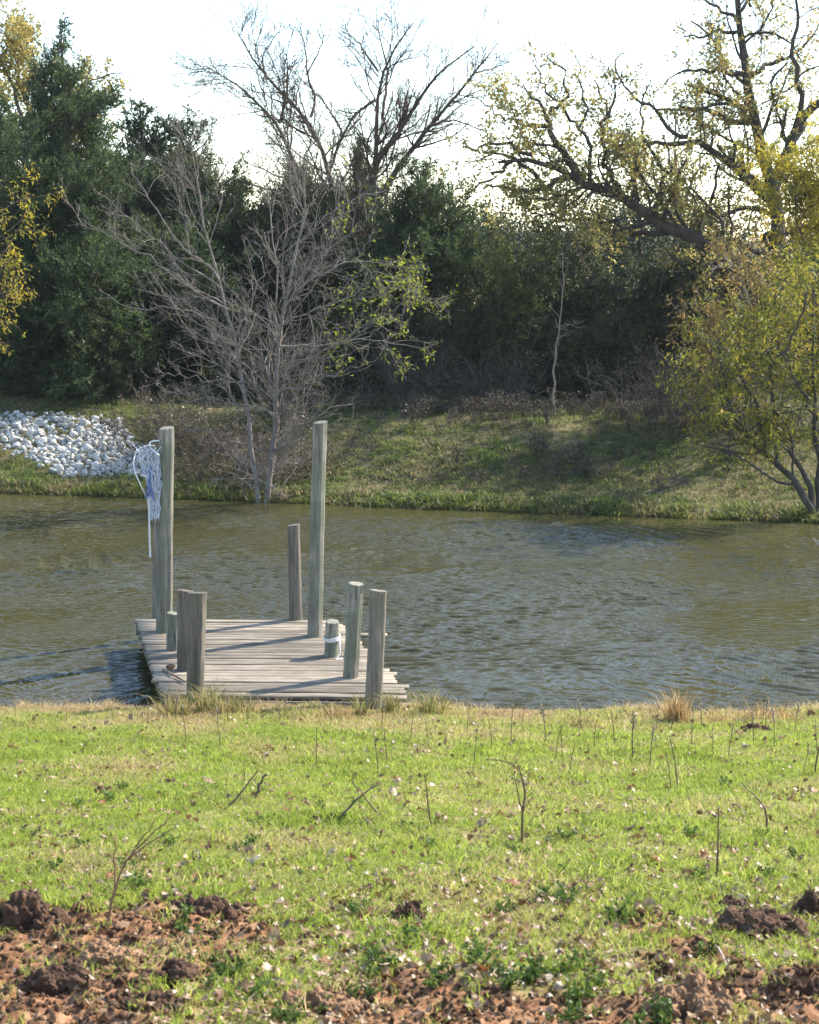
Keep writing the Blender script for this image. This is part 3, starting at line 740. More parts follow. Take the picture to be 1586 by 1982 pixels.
# ---- conifers
def make_cedar(H, Rm, seed, ntri, nbr=120, pw=0.75, lean=0.0, size=1.0, droop=0.0, lobes=0.5, low=0.03):
    rg = np.random.default_rng(seed)
    zt = np.linspace(0, 1, 12)
    tr = np.stack([lean * zt * H + 0.04 * np.sin(zt * 7 + seed), 0.04 * np.cos(zt * 6), zt * H], 1)[None]
    trr = (0.03 * H * 0.55 * (1 - zt) ** 0.9 + 0.012)[None]
    t = low + (0.985 - low) * rg.random(nbr) ** 0.9
    az = np.arange(nbr) * 2.399 + rg.random(nbr) * 0.6
    prof = np.minimum(1, (1 - t) / 0.72) ** pw * (0.72 + 0.28 * ss(0, 0.2, t)) + 0.055
    lob = 1 + lobes * (vnoise(az * 1.3 + 50, t * 7, seed) - 0.5) * 2 * 0.8
    ln = Rm * prof * lob * (0.75 + 0.35 * rg.random(nbr))
    n = 7; el = 0.15 + 0.75 * t + rg.normal(size=nbr) * 0.15 - droop
    d = np.stack([np.cos(az) * np.cos(el), np.sin(az) * np.cos(el), np.sin(el)], 1)
    B = np.zeros((nbr, n, 3)); f = t * 11; i0 = np.clip(f.astype(int), 0, 10); fr = (f - i0)[:, None]
    B[:, 0] = tr[0][i0] * (1 - fr) + tr[0][i0 + 1] * fr
    for s in range(1, n):
        d = unit(d + rg.normal(size=d.shape) * 0.10 + np.array([0, 0, 0.06])); B[:, s] = B[:, s - 1] + d * (ln / (n - 1))[:, None]
    BR = (0.010 + 0.014 * ln)[:, None] * np.linspace(1, 0.3, n)
    C, CR = children(B, BR, 5.0, 0.15, 1, 0.42, 0.85, 5, 0.5, 0.05, 0.16, rg, minr=0.004)
    D, DR = children(C, CR, 8.0, 0.1, 1, 0.5, 0.8, 3, 0.5, 0.06, 0.2, rg, minr=0.003)
    Ld = np.linalg.norm(np.diff(D, axis=1), axis=2).sum() + 1e-6
    Lc = np.linalg.norm(np.diff(C, axis=1), axis=2).sum() + 1e-6
    v1, f1, t1 = leaves_on(D, ntri * 0.68 / Ld, 0.12 * size, 0.036 * size, rg, spread=0.035, follow=0.9, t0=0, tri=True, droop=-0.15)
    v2, f2, t2 = leaves_on(C, ntri * 0.32 / Lc, 0.12 * size, 0.036 * size, rg, spread=0.05, follow=0.7, t0=0.1, tri=True, droop=-0.1)
    V, Fc = join_vf([(v1, f1), (v2, f2)])
    tm, Q = sweep(tr, trr, 8)
    w = join_vf([sweep(B, BR, 4), sweep(C[::2], CR[::2], 3)])
    return (mesh_np('trunk', tm, [Q], smooth=True), mesh_np('branches', w[0], w[1]), mesh_np('crown', V, Fc, tone=np.concatenate([t1, t2])), H)
cedar_a = make_cedar(9.4, 2.9, 3, 130000, 150, pw=1.0, lobes=0.55)
cedar_b = make_cedar(7.6, 2.1, 5, 80000, 120, pw=0.7, lobes=0.8)
cedar_c = make_cedar(6.5, 2.3, 8, 90000, 120, pw=0.45, lobes=0.7, low=0.01)
cedar_d = make_cedar(5.0, 1.7, 12, 60000, 90, pw=0.35, lobes=0.7, low=0.0)
def put_cedar(kind, px, top, Y, label, mat, rz=0, wide=1.0, name='cedar_tree', cat='conifer', group=None):
    tm, wb, cr, H = kind
    x = (px - CX) / F_PX * Y * 1.005
    zg = float(height(x, Y)); zt = at_y(px, top, Y)[2]
    s = (zt - zg) / H
    root = tag(empty(name, (x, Y, zg - 0.05), rz), label, cat, group)
    for nm, me_, mt in (('trunk', tm, M['bark_brown']), ('branches', wb, M['bark_dark']), ('crown', cr, None)):
        o = bpy.data.objects.new(nm, me_); COL.objects.link(o); o.parent = root; o.scale = (s * wide, s * wide, s)
        if len(me_.materials) == 0: me_.materials.append(mt or mat)
        if nm == 'crown': o.material_slots[0].link = 'OBJECT'; o.material_slots[0].material = mat
    return root
G1 = 'conifers standing along the far bank'
put_cedar(cedar_a, 142, 26, 42.5, 'tall dark green cedar at the left, tallest conifer of the far bank', M['cedar'], 0.4, 1.0, group=G1)
put_cedar(cedar_b, 20, 190, 44.5, 'dark cedar half hidden behind the left edge of the tallest cedar', M['cedar'], 2.2, 1.1, group=G1)
put_cedar(cedar_b, 288, 195, 46.5, 'dark cedar just right of the tallest cedar, with a ragged top', M['cedar'], 2.0, 1.25, group=G1)
put_cedar(cedar_c, 375, 262, 48.0, 'grey green juniper stepping down to the right of the tall cedars', M['cedar_grey'], 0.2, 0.95, name='juniper_tree', group=G1)
put_cedar(cedar_d, 285, 440, 43.6, 'low grey green juniper skirting the ground left of the bare tree', M['cedar_grey'], 0.9, 1.05, name='juniper_tree', group=G1)
put_cedar(cedar_d, 195, 640, 41.3, 'small bushy cedar at the foot of the tallest cedar', M['cedar_grey'], 2.0, 1.35, name='juniper_bush', group=G1)
put_cedar(cedar_d, 55, 600, 42.2, 'dark cedar bush beneath the tallest cedar, above the white stones', M['cedar'], 2.9, 1.2, name='cedar_bush', group=G1)
put_cedar(cedar_c, 470, 365, 47.5, 'dark cedar behind the left stem of the bare tree', M['cedar'], 1.4, 0.95, group=G1)
put_cedar(cedar_c, 585, 345, 46.5, 'cedar behind the middle of the bare waterside tree', M['cedar_grey'], 2.4, 0.95, group=G1)
put_cedar(cedar_b, 700, 262, 49.0, 'slender cedar rising between the two bare elms', M['cedar'], 0.6, 0.62, group=G1)
put_cedar(cedar_c, 812, 330, 45.0, 'broad dark cedar behind the yellow green leaves of the bare tree', M['cedar'], 3.1, 0.92, group=G1)
put_cedar(cedar_d, 700, 520, 43.2, 'low dark cedar behind the right branches of the bare tree', M['cedar'], 0.2, 1.05, group=G1)
put_cedar(cedar_d, 470, 600, 42.4, 'low dark juniper directly behind the stems of the bare tree', M['cedar'], 1.7, 1.0, name='juniper_bush', group=G1)

# ---- broadleaf evergreens making the dark thicket
def make_bush(H, Rm, seed, nleaf, ln=0.085, wd=0.05):
    rg = np.random.default_rng(seed); ns = 6
    P0 = np.zeros((ns, 8, 3)); a = np.arange(ns) * 6.283 / ns + rg.random(ns)
    d = np.stack([np.cos(a) * 0.35, np.sin(a) * 0.35, 1 + 0 * a], 1); d[0] = (0.03, 0.02, 1); d = unit(d)
    for s in range(1, 8):
        d = unit(d + rg.normal(size=d.shape) * 0.12); P0[:, s] = P0[:, s - 1] + d * H * (0.9 + 0.2 * rg.random((ns, 1))) * 0.9 / 7
    R0 = np.linspace(0.055, 0.012, 8)[None].repeat(ns, 0)
    B, BR = children(P0, R0, 4.2, 0.05, 1, Rm / H * 0.62, 1.05, 6, 0.5, 0.04, 0.14, rg, minr=0.008)
    C, CR = children(B, BR, 5.5, 0.15, 1, 0.45, 0.8, 4, 0.5, 0.02, 0.2, rg, minr=0.005)
    D, DR = children(C, CR, 6, 0.1, 1, 0.5, 0.8, 3, 0.5, 0, 0.25, rg, minr=0.003)
    Ld = np.linalg.norm(np.diff(D, axis=1), axis=2).sum()
    v, f, t = leaves_on(D, nleaf / Ld, ln, wd, rg, spread=0.06, t0=0, droop=0.1, follow=0.5)
    w = join_vf([sweep(P0, R0, 6), sweep(B, BR, 4)]); w2 = join_vf([sweep(C, CR, 3), sweep(D[::3], DR[::3], 3)])
    return mesh_np('trunk', w[0], w[1], smooth=True), mesh_np('branches', w2[0], w2[1]), mesh_np('crown', v, [f], tone=t), float(np.percentile(v[:, 2], 99.7))
bush_a = make_bush(5.6, 3.0, 31, 60000)
bush_b = make_bush(4.6, 2.6, 32, 48000)
bush_c = make_bush(6.2, 2.4, 33, 50000)
G2 = 'evergreen thicket trees on the far bank'
put_cedar(bush_b, 905, 455, 46.0, 'dark leafy evergreen right of the broad cedar', M['evergreen'], 0.3, 1.0, 'evergreen_tree', 'evergreen', G2)
put_cedar(bush_a, 1015, 440, 46.5, 'evergreen under the tip of the long leaning oak limb', M['evergreen'], 1.3, 1.0, 'evergreen_tree', 'evergreen', G2)
put_cedar(bush_a, 1120, 440, 45.0, 'wide dark evergreen below the middle of the leaning oak limb', M['evergreen'], 2.3, 1.0, 'evergreen_tree', 'evergreen', G2)
put_cedar(bush_b, 1240, 500, 43.5, 'dark evergreen left of the russet shrub', M['evergreen'], 3.0, 1.05, 'evergreen_tree', 'evergreen', G2)
put_cedar(bush_b, 1335, 470, 44.5, 'dark evergreen behind the russet shrub', M['evergreen'], 4.0, 1.0, 'evergreen_tree', 'evergreen', G2)
put_cedar(bush_c, 1450, 490, 47.0, 'evergreen at the foot of the upright oak', M['evergreen'], 0.9, 1.1, 'evergreen_tree', 'evergreen', G2)
put_cedar(bush_a, 1570, 470, 46.0, 'evergreen at the right edge behind the yellow tree', M['evergreen'], 1.9, 1.0, 'evergreen_tree', 'evergreen', G2)
put_cedar(bush_c, 975, 418, 43.6, 'olive leaved slender tree in front of the thicket, under the oak limb tip', M['oliveleaf'], 0.7, 0.75, 'olive_tree', 'tree')
put_cedar(bush_b, 860, 560, 43.3, 'low evergreen in front of the broad cedar', M['evergreen'], 5.0, 0.95, 'evergreen_shrub', 'evergreen', G2)
put_cedar(bush_b, 1160, 600, 42.4, 'low dark evergreen behind the slim pale sapling', M['evergreen'], 5.6, 1.15, 'evergreen_shrub', 'evergreen', G2)
put_cedar(bush_b, 1010, 590, 42.8, 'low dark evergreen left of the slim pale sapling', M['evergreen'], 2.6, 1.1, 'evergreen_shrub', 'evergreen', G2)

# ---- wood farther back, reads as one mass
rgw = np.random.default_rng(44)
parts = []; tn = []
for k in range(560):
    x = -19 + 38 * rgw.random(); y = 51 + 8 * rgw.random(); zg = float(height(x, y))
    top = 2.3 + 2.5 * float(ss(0.3, 0.72, fbm(np.array([x * 0.5]), np.array([2.0 + y * 0.2]), 7, 3)[0])) + (0.4 if x < -7 else 0)
    cz = zg + top * rgw.random() ** 0.8; n = 760
    p = rgw.normal(size=(n, 3)) * np.array([0.75, 0.75, 0.55]) + (x, y, cz)
    d = unit(rgw.normal(size=(n, 3))); s = unit(np.cross(d, rgw.normal(size=(n, 3))))
    V = np.stack([p, p + d * 0.10 + s * 0.035, p + d * 0.10 - s * 0.035], 1).reshape(-1, 3)
    parts.append((V, np.arange(n * 3).reshape(-1, 3))); tn.append(np.full(n * 3, 0.7 * rgw.random()))
V, Fc = join_vf(parts)
tag(link('background_woods', mesh_np('background_woods', V, Fc, tone=np.concatenate(tn)), M['evergreen']), 'dark woods behind the trees of the far bank', kind='stuff')

# ---- bare elms against the sky
rgt = np.random.default_rng(101)
lv_elm = [dict(dens=6.2, t0=0.2, t1=1, ratio=0.34, ang=0.7, n=8, rr=0.42, up=0.06, wig=0.17, minr=0.007, maxlen=1.9),
          dict(dens=6.5, t0=0.1, t1=1, ratio=0.42, ang=0.7, n=6, rr=0.5, up=0.06, wig=0.18, minr=0.006, maxlen=0.9),
          dict(dens=10, t0=0.1, t1=1, ratio=0.55, ang=0.65, n=4, rr=0.6, up=0.04, wig=0.2, minr=0.0048, maxlen=0.45)]
build_tree('bare_elm', 'bare elm with wisps of yellow vine, left of the two bare skyline trees', 'tree', 47.5, [
    ([g0(655, 47.5), (655, 600), (652, 470), (650, 388), (642, 323), (614, 258), (602, 226), (561, 190), (517, 153), (485, 133), (477, 93), (461, 65)], .15, .02, .3),
    ([(652, 470), (610, 400), (586, 355), (557, 283), (541, 238), (485, 186), (440, 149), (400, 125)], .10, .015, -1.2),
    ([(602, 226), (614, 194), (594, 145), (594, 101), (578, 52)], .05, .012, .8),
    ([(541, 238), (551, 200), (557, 161), (558, 128)], .05, .02, .5),
    ([(642, 323), (652, 290), (666, 262), (642, 218), (626, 194), (600, 170)], .06, .012, .9),
    ([(594, 145), (610, 115), (630, 70), (612, 30)], .03, .008, -.6),
    ([(638, 400), (560, 365), (520, 370), (480, 352), (440, 345)], .06, .015, -1.0),
    ([(517, 153), (505, 110), (540, 60), (548, 40)], .035, .01, .7)],
    lv_elm, M['bark_brown'], dict(mat=M['yellowgreen'], per_m=1.2, ln=0.09, wd=0.03, spread=0.03), rgt, trunk_n=1, thick=0.85,
    leafmask=lambda p: (p[:, 2] < 8.2) & (rgt.random(len(p)) < 0.45), rough=0.012)
build_tree('bare_elm', 'bare elm fanning to the right, right of the two bare skyline trees', 'tree', 46.5, [
    ([g0(712, 46.5), (712, 600), (713, 444), (719, 363), (735, 299), (729, 242), (725, 194), (731, 137), (755, 101), (777, 65), (798, 44)], .17, .018, .3),
    ([(731, 137), (711, 105), (687, 73), (662, 52)], .04, .01, .8),
    ([(725, 194), (700, 212), (683, 226), (658, 275), (638, 315)], .05, .015, -.5),
    ([(725, 320), (755, 283), (788, 230), (828, 166), (872, 121), (921, 89)], .09, .014, -1.3),
    ([(716, 410), (735, 375), (755, 351), (800, 283), (832, 242), (876, 194), (921, 141), (965, 81)], .11, .014, .9),
    ([(832, 242), (880, 230), (933, 250), (950, 262)], .035, .01, .8),
    ([(921, 141), (960, 130), (990, 118)], .03, .008, .3),
    ([(740, 230), (748, 175), (752, 130), (730, 60), (728, 15)], .05, .01, 1.2),
    ([(800, 283), (770, 240), (765, 200), (790, 150)], .03, .01, -1.0),
    ([(755, 351), (820, 320), (850, 322)], .03, .01, -1.2)],
    lv_elm, M['bark_brown'], None, rgt, thick=0.85, rough=0.012)

# ---- oaks
lv_oak = [dict(dens=2.6, t0=0.15, t1=1, ratio=0.36, ang=0.95, n=10, rr=0.36, up=0.03, wig=0.24, minr=0.009, maxlen=2.2),
          dict(dens=4.6, t0=0.12, t1=1, ratio=0.45, ang=0.85, n=7, rr=0.45, up=0.03, wig=0.28, minr=0.005, maxlen=1.1),
          dict(dens=6, t0=0.1, t1=1, ratio=0.5, ang=0.8, n=4, rr=0.6, up=0.03, wig=0.26, minr=0.0035, maxlen=0.5)]
lf_oak = dict(mat=M['oak'], per_m=19, ln=0.09, wd=0.06, spread=0.06, levels=2, t0=0.2)
build_tree('oak_tree', 'upright oak at the right with thinning olive and tan leaves', 'tree', 44.5, [
    ([g0(1512, 44.5), (1512, 640), (1510, 510), (1510, 411), (1501, 329), (1475, 268), (1449, 195), (1436, 143), (1432, 65), (1428, 0), (1420, -90)], .26, .05, .3),
    ([(1508, 345), (1518, 320), (1536, 259), (1562, 216), (1586, 203), (1650, 150), (1700, 60)], .17, .04, .6),
    ([(1510, 415), (1492, 389), (1449, 346), (1410, 307), (1380, 294), (1332, 264), (1281, 285), (1229, 285), (1177, 294)], .13, .02, -1.4),
    ([(1332, 264), (1300, 262), (1272, 216), (1211, 173), (1195, 140)], .06, .015, -.8, -1.0),
    ([(1462, 235), (1410, 229), (1358, 212), (1281, 212), (1240, 200)], .08, .015, .9),
    ([(1436, 143), (1384, 138), (1324, 130), (1290, 160)], .06, .012, -.9),
    ([(1440, 160), (1460, 140), (1497, 121), (1549, 99), (1590, 40)], .07, .015, .8),
    ([(1432, 65), (1389, 56), (1350, 80), (1310, 50)], .05, .012, .6),
    ([(1430, 40), (1400, 20), (1360, -10), (1320, -30)], .05, .012, -.6),
    ([(1536, 259), (1556, 190), (1530, 100), (1545, 0), (1530, -80)], .08, .02, -1.0),
    ([(1430, 20), (1465, -10), (1480, -60)], .05, .015, .7)],
    lv_oak, M['bark_dark'], dict(lf_oak, per_m=17), rgt, sides=8, rough=0.04, thick=1.05)
build_tree('oak_tree', 'leaning oak whose long dark limb arches left over the thicket', 'tree', 43.0, [
    ([g0(1452, 43.0), (1450, 700), (1440, 560), (1402, 480), (1332, 450), (1276, 445), (1242, 407), (1203, 381), (1142, 363), (1095, 342), (1064, 316), (1025, 298), (965, 312)], .24, .03, -.8),
    ([(1125, 355), (1099, 320), (1086, 281), (1060, 242), (1064, 220), (1030, 190), (1010, 160)], .11, .015, .8, -.5),
    ([(1064, 220), (1107, 182), (1090, 140), (1060, 110)], .05, .012, -.5, .2),
    ([(1095, 342), (1051, 372), (986, 363), (943, 355)], .08, .015, -.6, -.7),
    ([(1055, 372), (1025, 320), (978, 298), (930, 310)], .06, .012, .5, -.8),
    ([(1203, 381), (1180, 330), (1160, 260), (1180, 200), (1150, 150)], .07, .015, .9, -.4),
    ([(1060, 245), (1010, 245), (960, 215), (925, 190)], .045, .01, .6, -.2),
    ([(1030, 300), (970, 275), (920, 290), (880, 270)], .045, .01, -.5, -.6),
    ([(1000, 305), (950, 340), (905, 370), (880, 400)], .04, .01, .5, -.6),
    ([(1170, 230), (1200, 180), (1190, 130), (1215, 90)], .04, .01, .6, -.2),
    ([(1120, 250), (1085, 200), (1040, 150), (1035, 110)], .04, .01, -.6, -.6),
    ([(1290, 330), (1250, 270), (1240, 200), (1270, 150)], .045, .01, .5, -.6),
    ([(1276, 445), (1270, 380), (1300, 330), (1290, 260)], .06, .015, -1.0, -.3),
    ([(1142, 363), (1150, 300), (1120, 250), (1140, 210), (1110, 110)], .05, .012, -.9, -.5),
    ([(1300, 448), (1240, 460), (1190, 425), (1130, 430), (1060, 410)], .08, .02, .6, .2),
    ([(1242, 407), (1220, 350), (1235, 300), (1210, 240)], .05, .012, .3, -.4)],
    lv_oak, M['bark_dark'], dict(lf_oak, per_m=19), rgt, sides=8, rough=0.05, thick=1.1)
# hazy autumn trees farther back
lv_bk = [dict(dens=2.0, t0=0.25, t1=1, ratio=0.4, ang=0.8, n=7, rr=0.5, up=0.06, wig=0.22, minr=0.012, maxlen=2.6),
         dict(dens=3.0, t0=0.15, t1=1, ratio=0.45, ang=0.8, n=5, rr=0.5, up=0.04, wig=0.25, minr=0.007, maxlen=1.2),
         dict(dens=3.5, t0=0.15, t1=1, ratio=0.5, ang=0.8, n=4, rr=0.6, up=0.03, wig=0.3, minr=0.0045, maxlen=0.5)]
build_tree('autumn_tree', 'pale autumn tree showing above and left of the tallest cedar', 'tree', 53, [
    ([g0(80, 53), (80, 500), (78, 300), (75, 200), (70, 130), (62, 85)], .18, .02, 0),
    ([(78, 320), (40, 220), (10, 130), (-10, 90)], .09, .02, .5),
    ([(76, 260), (100, 200), (110, 150), (115, 120)], .09, .02, -.5),
    ([(78, 300), (150, 250), (190, 200), (205, 170)], .08, .02, 1),
    ([(78, 350), (20, 290), (-30, 230)], .08, .02, -1),
    ([(76, 260), (50, 190), (30, 140), (40, 90)], .06, .015, .4),
    ([(77, 300), (30, 240), (0, 180)], .06, .015, -.4),
    ([(74, 190), (95, 130), (120, 90)], .05, .015, .4),
    ([(78, 240), (140, 180), (185, 150), (235, 140)], .05, .015, .4)], lv_bk, M['bark_brown'],
    dict(mat=M['oak'], per_m=34, ln=0.12, wd=0.07, spread=0.08, levels=3, t0=0.1), rgt)
build_tree('autumn_tree', 'thin autumn tree with yellow leaves behind the oak limbs', 'tree', 52, [
    ([g0(1310, 52), (1312, 500), (1308, 400), (1312, 330), (1306, 250), (1310, 210)], .12, .02, 0),
    ([(1310, 420), (1350, 330), (1370, 260)], .06, .015, .8),
    ([(1310, 440), (1270, 360), (1262, 300)], .06, .015, -.8),
    ([(1240, 520), (1238, 400), (1215, 320), (1190, 300)], .07, .015, .8)], lv_bk, M['bark_brown'],
    dict(mat=M['oak'], per_m=24, ln=0.10, wd=0.06, spread=0.05), rgt)

# ---- bare waterside tree with many stems
rgb = np.random.default_rng(202)
lv_bare = [dict(dens=4.2, t0=0.12, t1=1, ratio=0.36, ang=0.80, n=8, rr=0.42, up=0.05, wig=0.15, minr=0.006, maxlen=1.6),
           dict(dens=5.5, t0=0.1, t1=1, ratio=0.45, ang=0.75, n=6, rr=0.5, up=0.10, wig=0.17, minr=0.0042, maxlen=0.8),
           dict(dens=5.0, t0=0.1, t1=1, ratio=0.5, ang=0.7, n=4, rr=0.6, up=0.10, wig=0.17, minr=0.0034, maxlen=0.4)]
YB = 33.9
bare = build_tree('bare_tree', 'bare grey tree with several stems standing at the far waterline', 'tree', YB, [
    ([(516, 974), (528, 900), (536, 820), (538, 740), (540, 640), (546, 590), (565, 500), (590, 430), (600, 370), (592, 300)], .105, .02, .3),
    ([(500, 972), (492, 880), (472, 760), (455, 650), (430, 560), (405, 480), (395, 400), (380, 330), (366, 270)], .085, .014, -.5),
    ([(522, 940), (533, 840), (530, 740), (546, 640), (535, 540), (528, 450), (518, 370), (512, 330)], .055, .012, .8, .15),
    ([(455, 650), (480, 590), (510, 545), (505, 480)], .038, .01, .4, -.2),
    ([(442, 600), (380, 562), (330, 522), (270, 490), (200, 450), (150, 425)], .038, .008, -.9, -.3),
    ([(450, 640), (390, 610), (320, 590), (250, 600), (200, 570)], .03, .007, .6, -.3),
    ([(430, 560), (350, 500), (280, 440), (215, 400), (180, 350)], .03, .007, -.6, -.3),
    ([(470, 740), (410, 740), (340, 720), (290, 740)], .026, .006, .8, -.2),
    ([(545, 600), (600, 540), (640, 470), (650, 400), (640, 340)], .03, .007, .5, .2),
    ([(538, 720), (600, 700), (680, 640), (760, 610), (800, 560)], .03, .007, -.5, .2),
    ([(425, 545), (360, 480), (310, 420), (270, 360), (255, 310)], .034, .008, .7, -.3),
    ([(400, 470), (360, 420), (335, 360), (330, 310)], .025, .007, -.7, -.4),
    ([(470, 760), (420, 700), (370, 690), (335, 660)], .03, .008, -.9, -.2),
    ([(538, 760), (600, 745), (660, 720), (740, 690)], .034, .008, -.8),
    ([(542, 670), (620, 668), (700, 655), (830, 672)], .036, .007, .9),
    ([(545, 630), (610, 600), (680, 575), (740, 520)], .034, .008, -1.0),
    ([(552, 590), (620, 530), (690, 500), (790, 520)], .03, .007, .6),
    ([(560, 540), (630, 480), (690, 450), (730, 400)], .03, .008, -.6),
    ([(580, 470), (640, 410), (690, 380), (760, 370)], .028, .007, .8, .1),
    ([(540, 690), (460, 665), (400, 640), (345, 600), (315, 560)], .03, .008, .9),
    ([(536, 800), (470, 780), (400, 770), (350, 780)], .028, .007, -.9),
    ([(532, 850), (600, 810), (660, 780), (690, 790)], .028, .007, .9),
    ([(528, 890), (450, 850), (390, 820), (340, 835)], .024, .006, -.6),
    ([(525, 930), (470, 900), (430, 850), (390, 860)], .02, .006, .5),
    ([(600, 400), (640, 330), (650, 270), (640, 230)], .022, .006, .5, .1),
    ([(590, 430), (560, 370), (560, 300), (545, 250)], .02, .006, -.5, .1),
    ([(700, 655), (760, 620), (800, 580), (850, 590)], .02, .006, .4, .7),
    ([(690, 500), (740, 560), (810, 560), (870, 600)], .02, .006, .4, .4)],
    lv_bare, M['bark_pale'], thick=0.62, leaf= dict(mat=M['yellowgreen'], per_m=9, ln=0.095, wd=0.024, spread=0.03, droop=0.5, levels=2), rg=rgb, sides=7, trunk_n=3,
    leafmask=lambda p: (p[:, 0] > -1.55 + 0.9 * (rgb.random(len(p)) < 0.6)) & (p[:, 2] > 2.3) & (vnoise(p[:, 0] * 1.6 + 3, p[:, 2] * 1.6, 3) > 0.42 - 0.3 * ss(-0.6, 0.4, p[:, 0])))

# ---- slim pale sapling
build_tree('sapling', 'slim pale sapling standing alone in front of the dark thicket', 'sapling', 38.0, [
    ([g0(1072, 38), (1074, 760), (1076, 690), (1082, 620), (1092, 560), (1090, 500)], .028, .006, 0)],
    [dict(dens=2.2, t0=0.3, t1=1, ratio=0.2, ang=0.9, n=5, rr=0.4, up=0.05, wig=0.2, minr=0.004), dict(dens=4, t0=0.1, t1=1, ratio=0.5, ang=0.8, n=4, rr=0.6, up=0.05, wig=0.2, minr=0.003)],
    M['bark_pale'], None, rgt)

# ---- willows and shrubs with autumn leaves on the right
rgr = np.random.default_rng(303)
lv_w = [dict(dens=3.6, t0=0.2, t1=1, ratio=0.42, ang=0.8, n=8, rr=0.5, up=0.05, wig=0.16, minr=0.007, maxlen=1.9),
        dict(dens=5.0, t0=0.1, t1=1, ratio=0.45, ang=0.8, n=5, rr=0.5, up=-0.02, wig=0.2, minr=0.0045, maxlen=0.8),
        dict(dens=5.0, t0=0.1, t1=1, ratio=0.5, ang=0.8, n=4, rr=0.6, up=-0.08, wig=0.2, minr=0.0035, maxlen=0.4)]
lf_w = dict(mat=M['willow'], per_m=31, ln=0.11, wd=0.026, spread=0.05, droop=0.55, levels=2, follow=0.4)
build_tree('willow_tree', 'leaning willow at the right waterline with olive and yellow leaves', 'tree', 31.6, [
    ([(1582, 1016), (1562, 955), (1520, 900), (1455, 862), (1418, 800), (1400, 740), (1392, 690), (1385, 650)], .075, .012, -.2),
    ([(1585, 1010), (1572, 940), (1535, 880), (1500, 820), (1490, 720), (1500, 640), (1500, 570)], .06, .012, .8),
    ([(1586, 1010), (1590, 900), (1575, 800), (1580, 700), (1570, 600), (1580, 520)], .06, .012, 1.4),
    ([(1455, 862), (1400, 840), (1340, 800), (1300, 740)], .03, .008, -.5),
    ([(1418, 800), (1370, 760), (1330, 700), (1300, 730)], .028, .007, .7),
    ([(1500, 820), (1450, 760), (1420, 690), (1360, 650)], .03, .008, -.8),
    ([(1575, 800), (1540, 740), (1520, 680), (1460, 610)], .03, .008, .5),
    ([(1590, 900), (1650, 800), (1680, 700), (1700, 600)], .04, .01, .5),
    ([(1490, 720), (1540, 650), (1560, 560), (1620, 500)], .03, .008, -.6),
    ([(1440, 860), (1390, 860), (1340, 840), (1300, 800)], .02, .006, .5),
    ([(1500, 840), (1460, 800), (1440, 730), (1400, 690)], .02, .006, .4),
    ([(1575, 860), (1620, 850), (1660, 820)], .02, .006, .2),
    ([(1580, 780), (1540, 800), (1500, 780), (1470, 740)], .02, .006, -.5)],
    lv_w, M['bark_dark'], lf_w, rgr, trunk_n=3)
build_tree('russet_shrub', 'russet brown leaved shrub between the thicket and the leaning willow', 'shrub', 34.5, [
    ([g0(1415, 34.5), (1412, 780), (1420, 680), (1430, 580), (1425, 500)], .05, .01, 0),
    ([(1412, 800), (1380, 700), (1370, 620), (1385, 560)], .035, .01, .6),
    ([(1414, 760), (1460, 660), (1470, 580), (1450, 520)], .035, .01, -.6)],
    lv_w, M['bark_brown'], dict(lf_w, mat=M['russet'], per_m=30), rgr)
build_tree('yellow_tree', 'bright yellow leaved tree at the right edge below the oak fork', 'tree', 39.0, [
    ([g0(1620, 39), (1618, 700), (1610, 550), (1600, 420), (1590, 330), (1598, 270)], .08, .014, 0),
    ([(1612, 600), (1570, 520), (1545, 450), (1540, 380)], .04, .01, -.6),
    ([(1612, 640), (1560, 600), (1530, 540), (1510, 480)], .04, .01, .6),
    ([(1605, 480), (1650, 400), (1690, 320)], .04, .01, .4),
    ([(1608, 520), (1570, 420), (1555, 340), (1565, 280)], .04, .01, .3),
    ([(1608, 560), (1590, 470), (1570, 400), (1530, 330)], .03, .01, -.3),
    ([(1612, 700), (1560, 680), (1520, 640), (1480, 600)], .035, .01, -.6)],
    lv_w, M['bark_brown'], dict(lf_w, mat=M['yellow'], per_m=44, ln=0.12, wd=0.034), rgr)
build_tree('yellow_willow', 'yellow leaved willow reaching in at the left edge of the pond', 'tree', 35.8, [
    ([g0(-90, 38), (-85, 800), (-75, 650), (-55, 540), (-30, 450), (-10, 400)], .08, .014, 0),
    ([(-75, 650), (-40, 600), (0, 560), (35, 540)], .035, .009, -.4),
    ([(-60, 560), (-20, 520), (10, 500), (45, 510)], .03, .008, .4),
    ([(-80, 720), (-50, 690), (-20, 660), (10, 660)], .03, .008, .3),
    ([(-90, 780), (-150, 650), (-160, 520)], .04, .01, .5)],
    lv_w, M['bark_brown'], dict(lf_w, mat=M['yellow'], per_m=18), rgr)
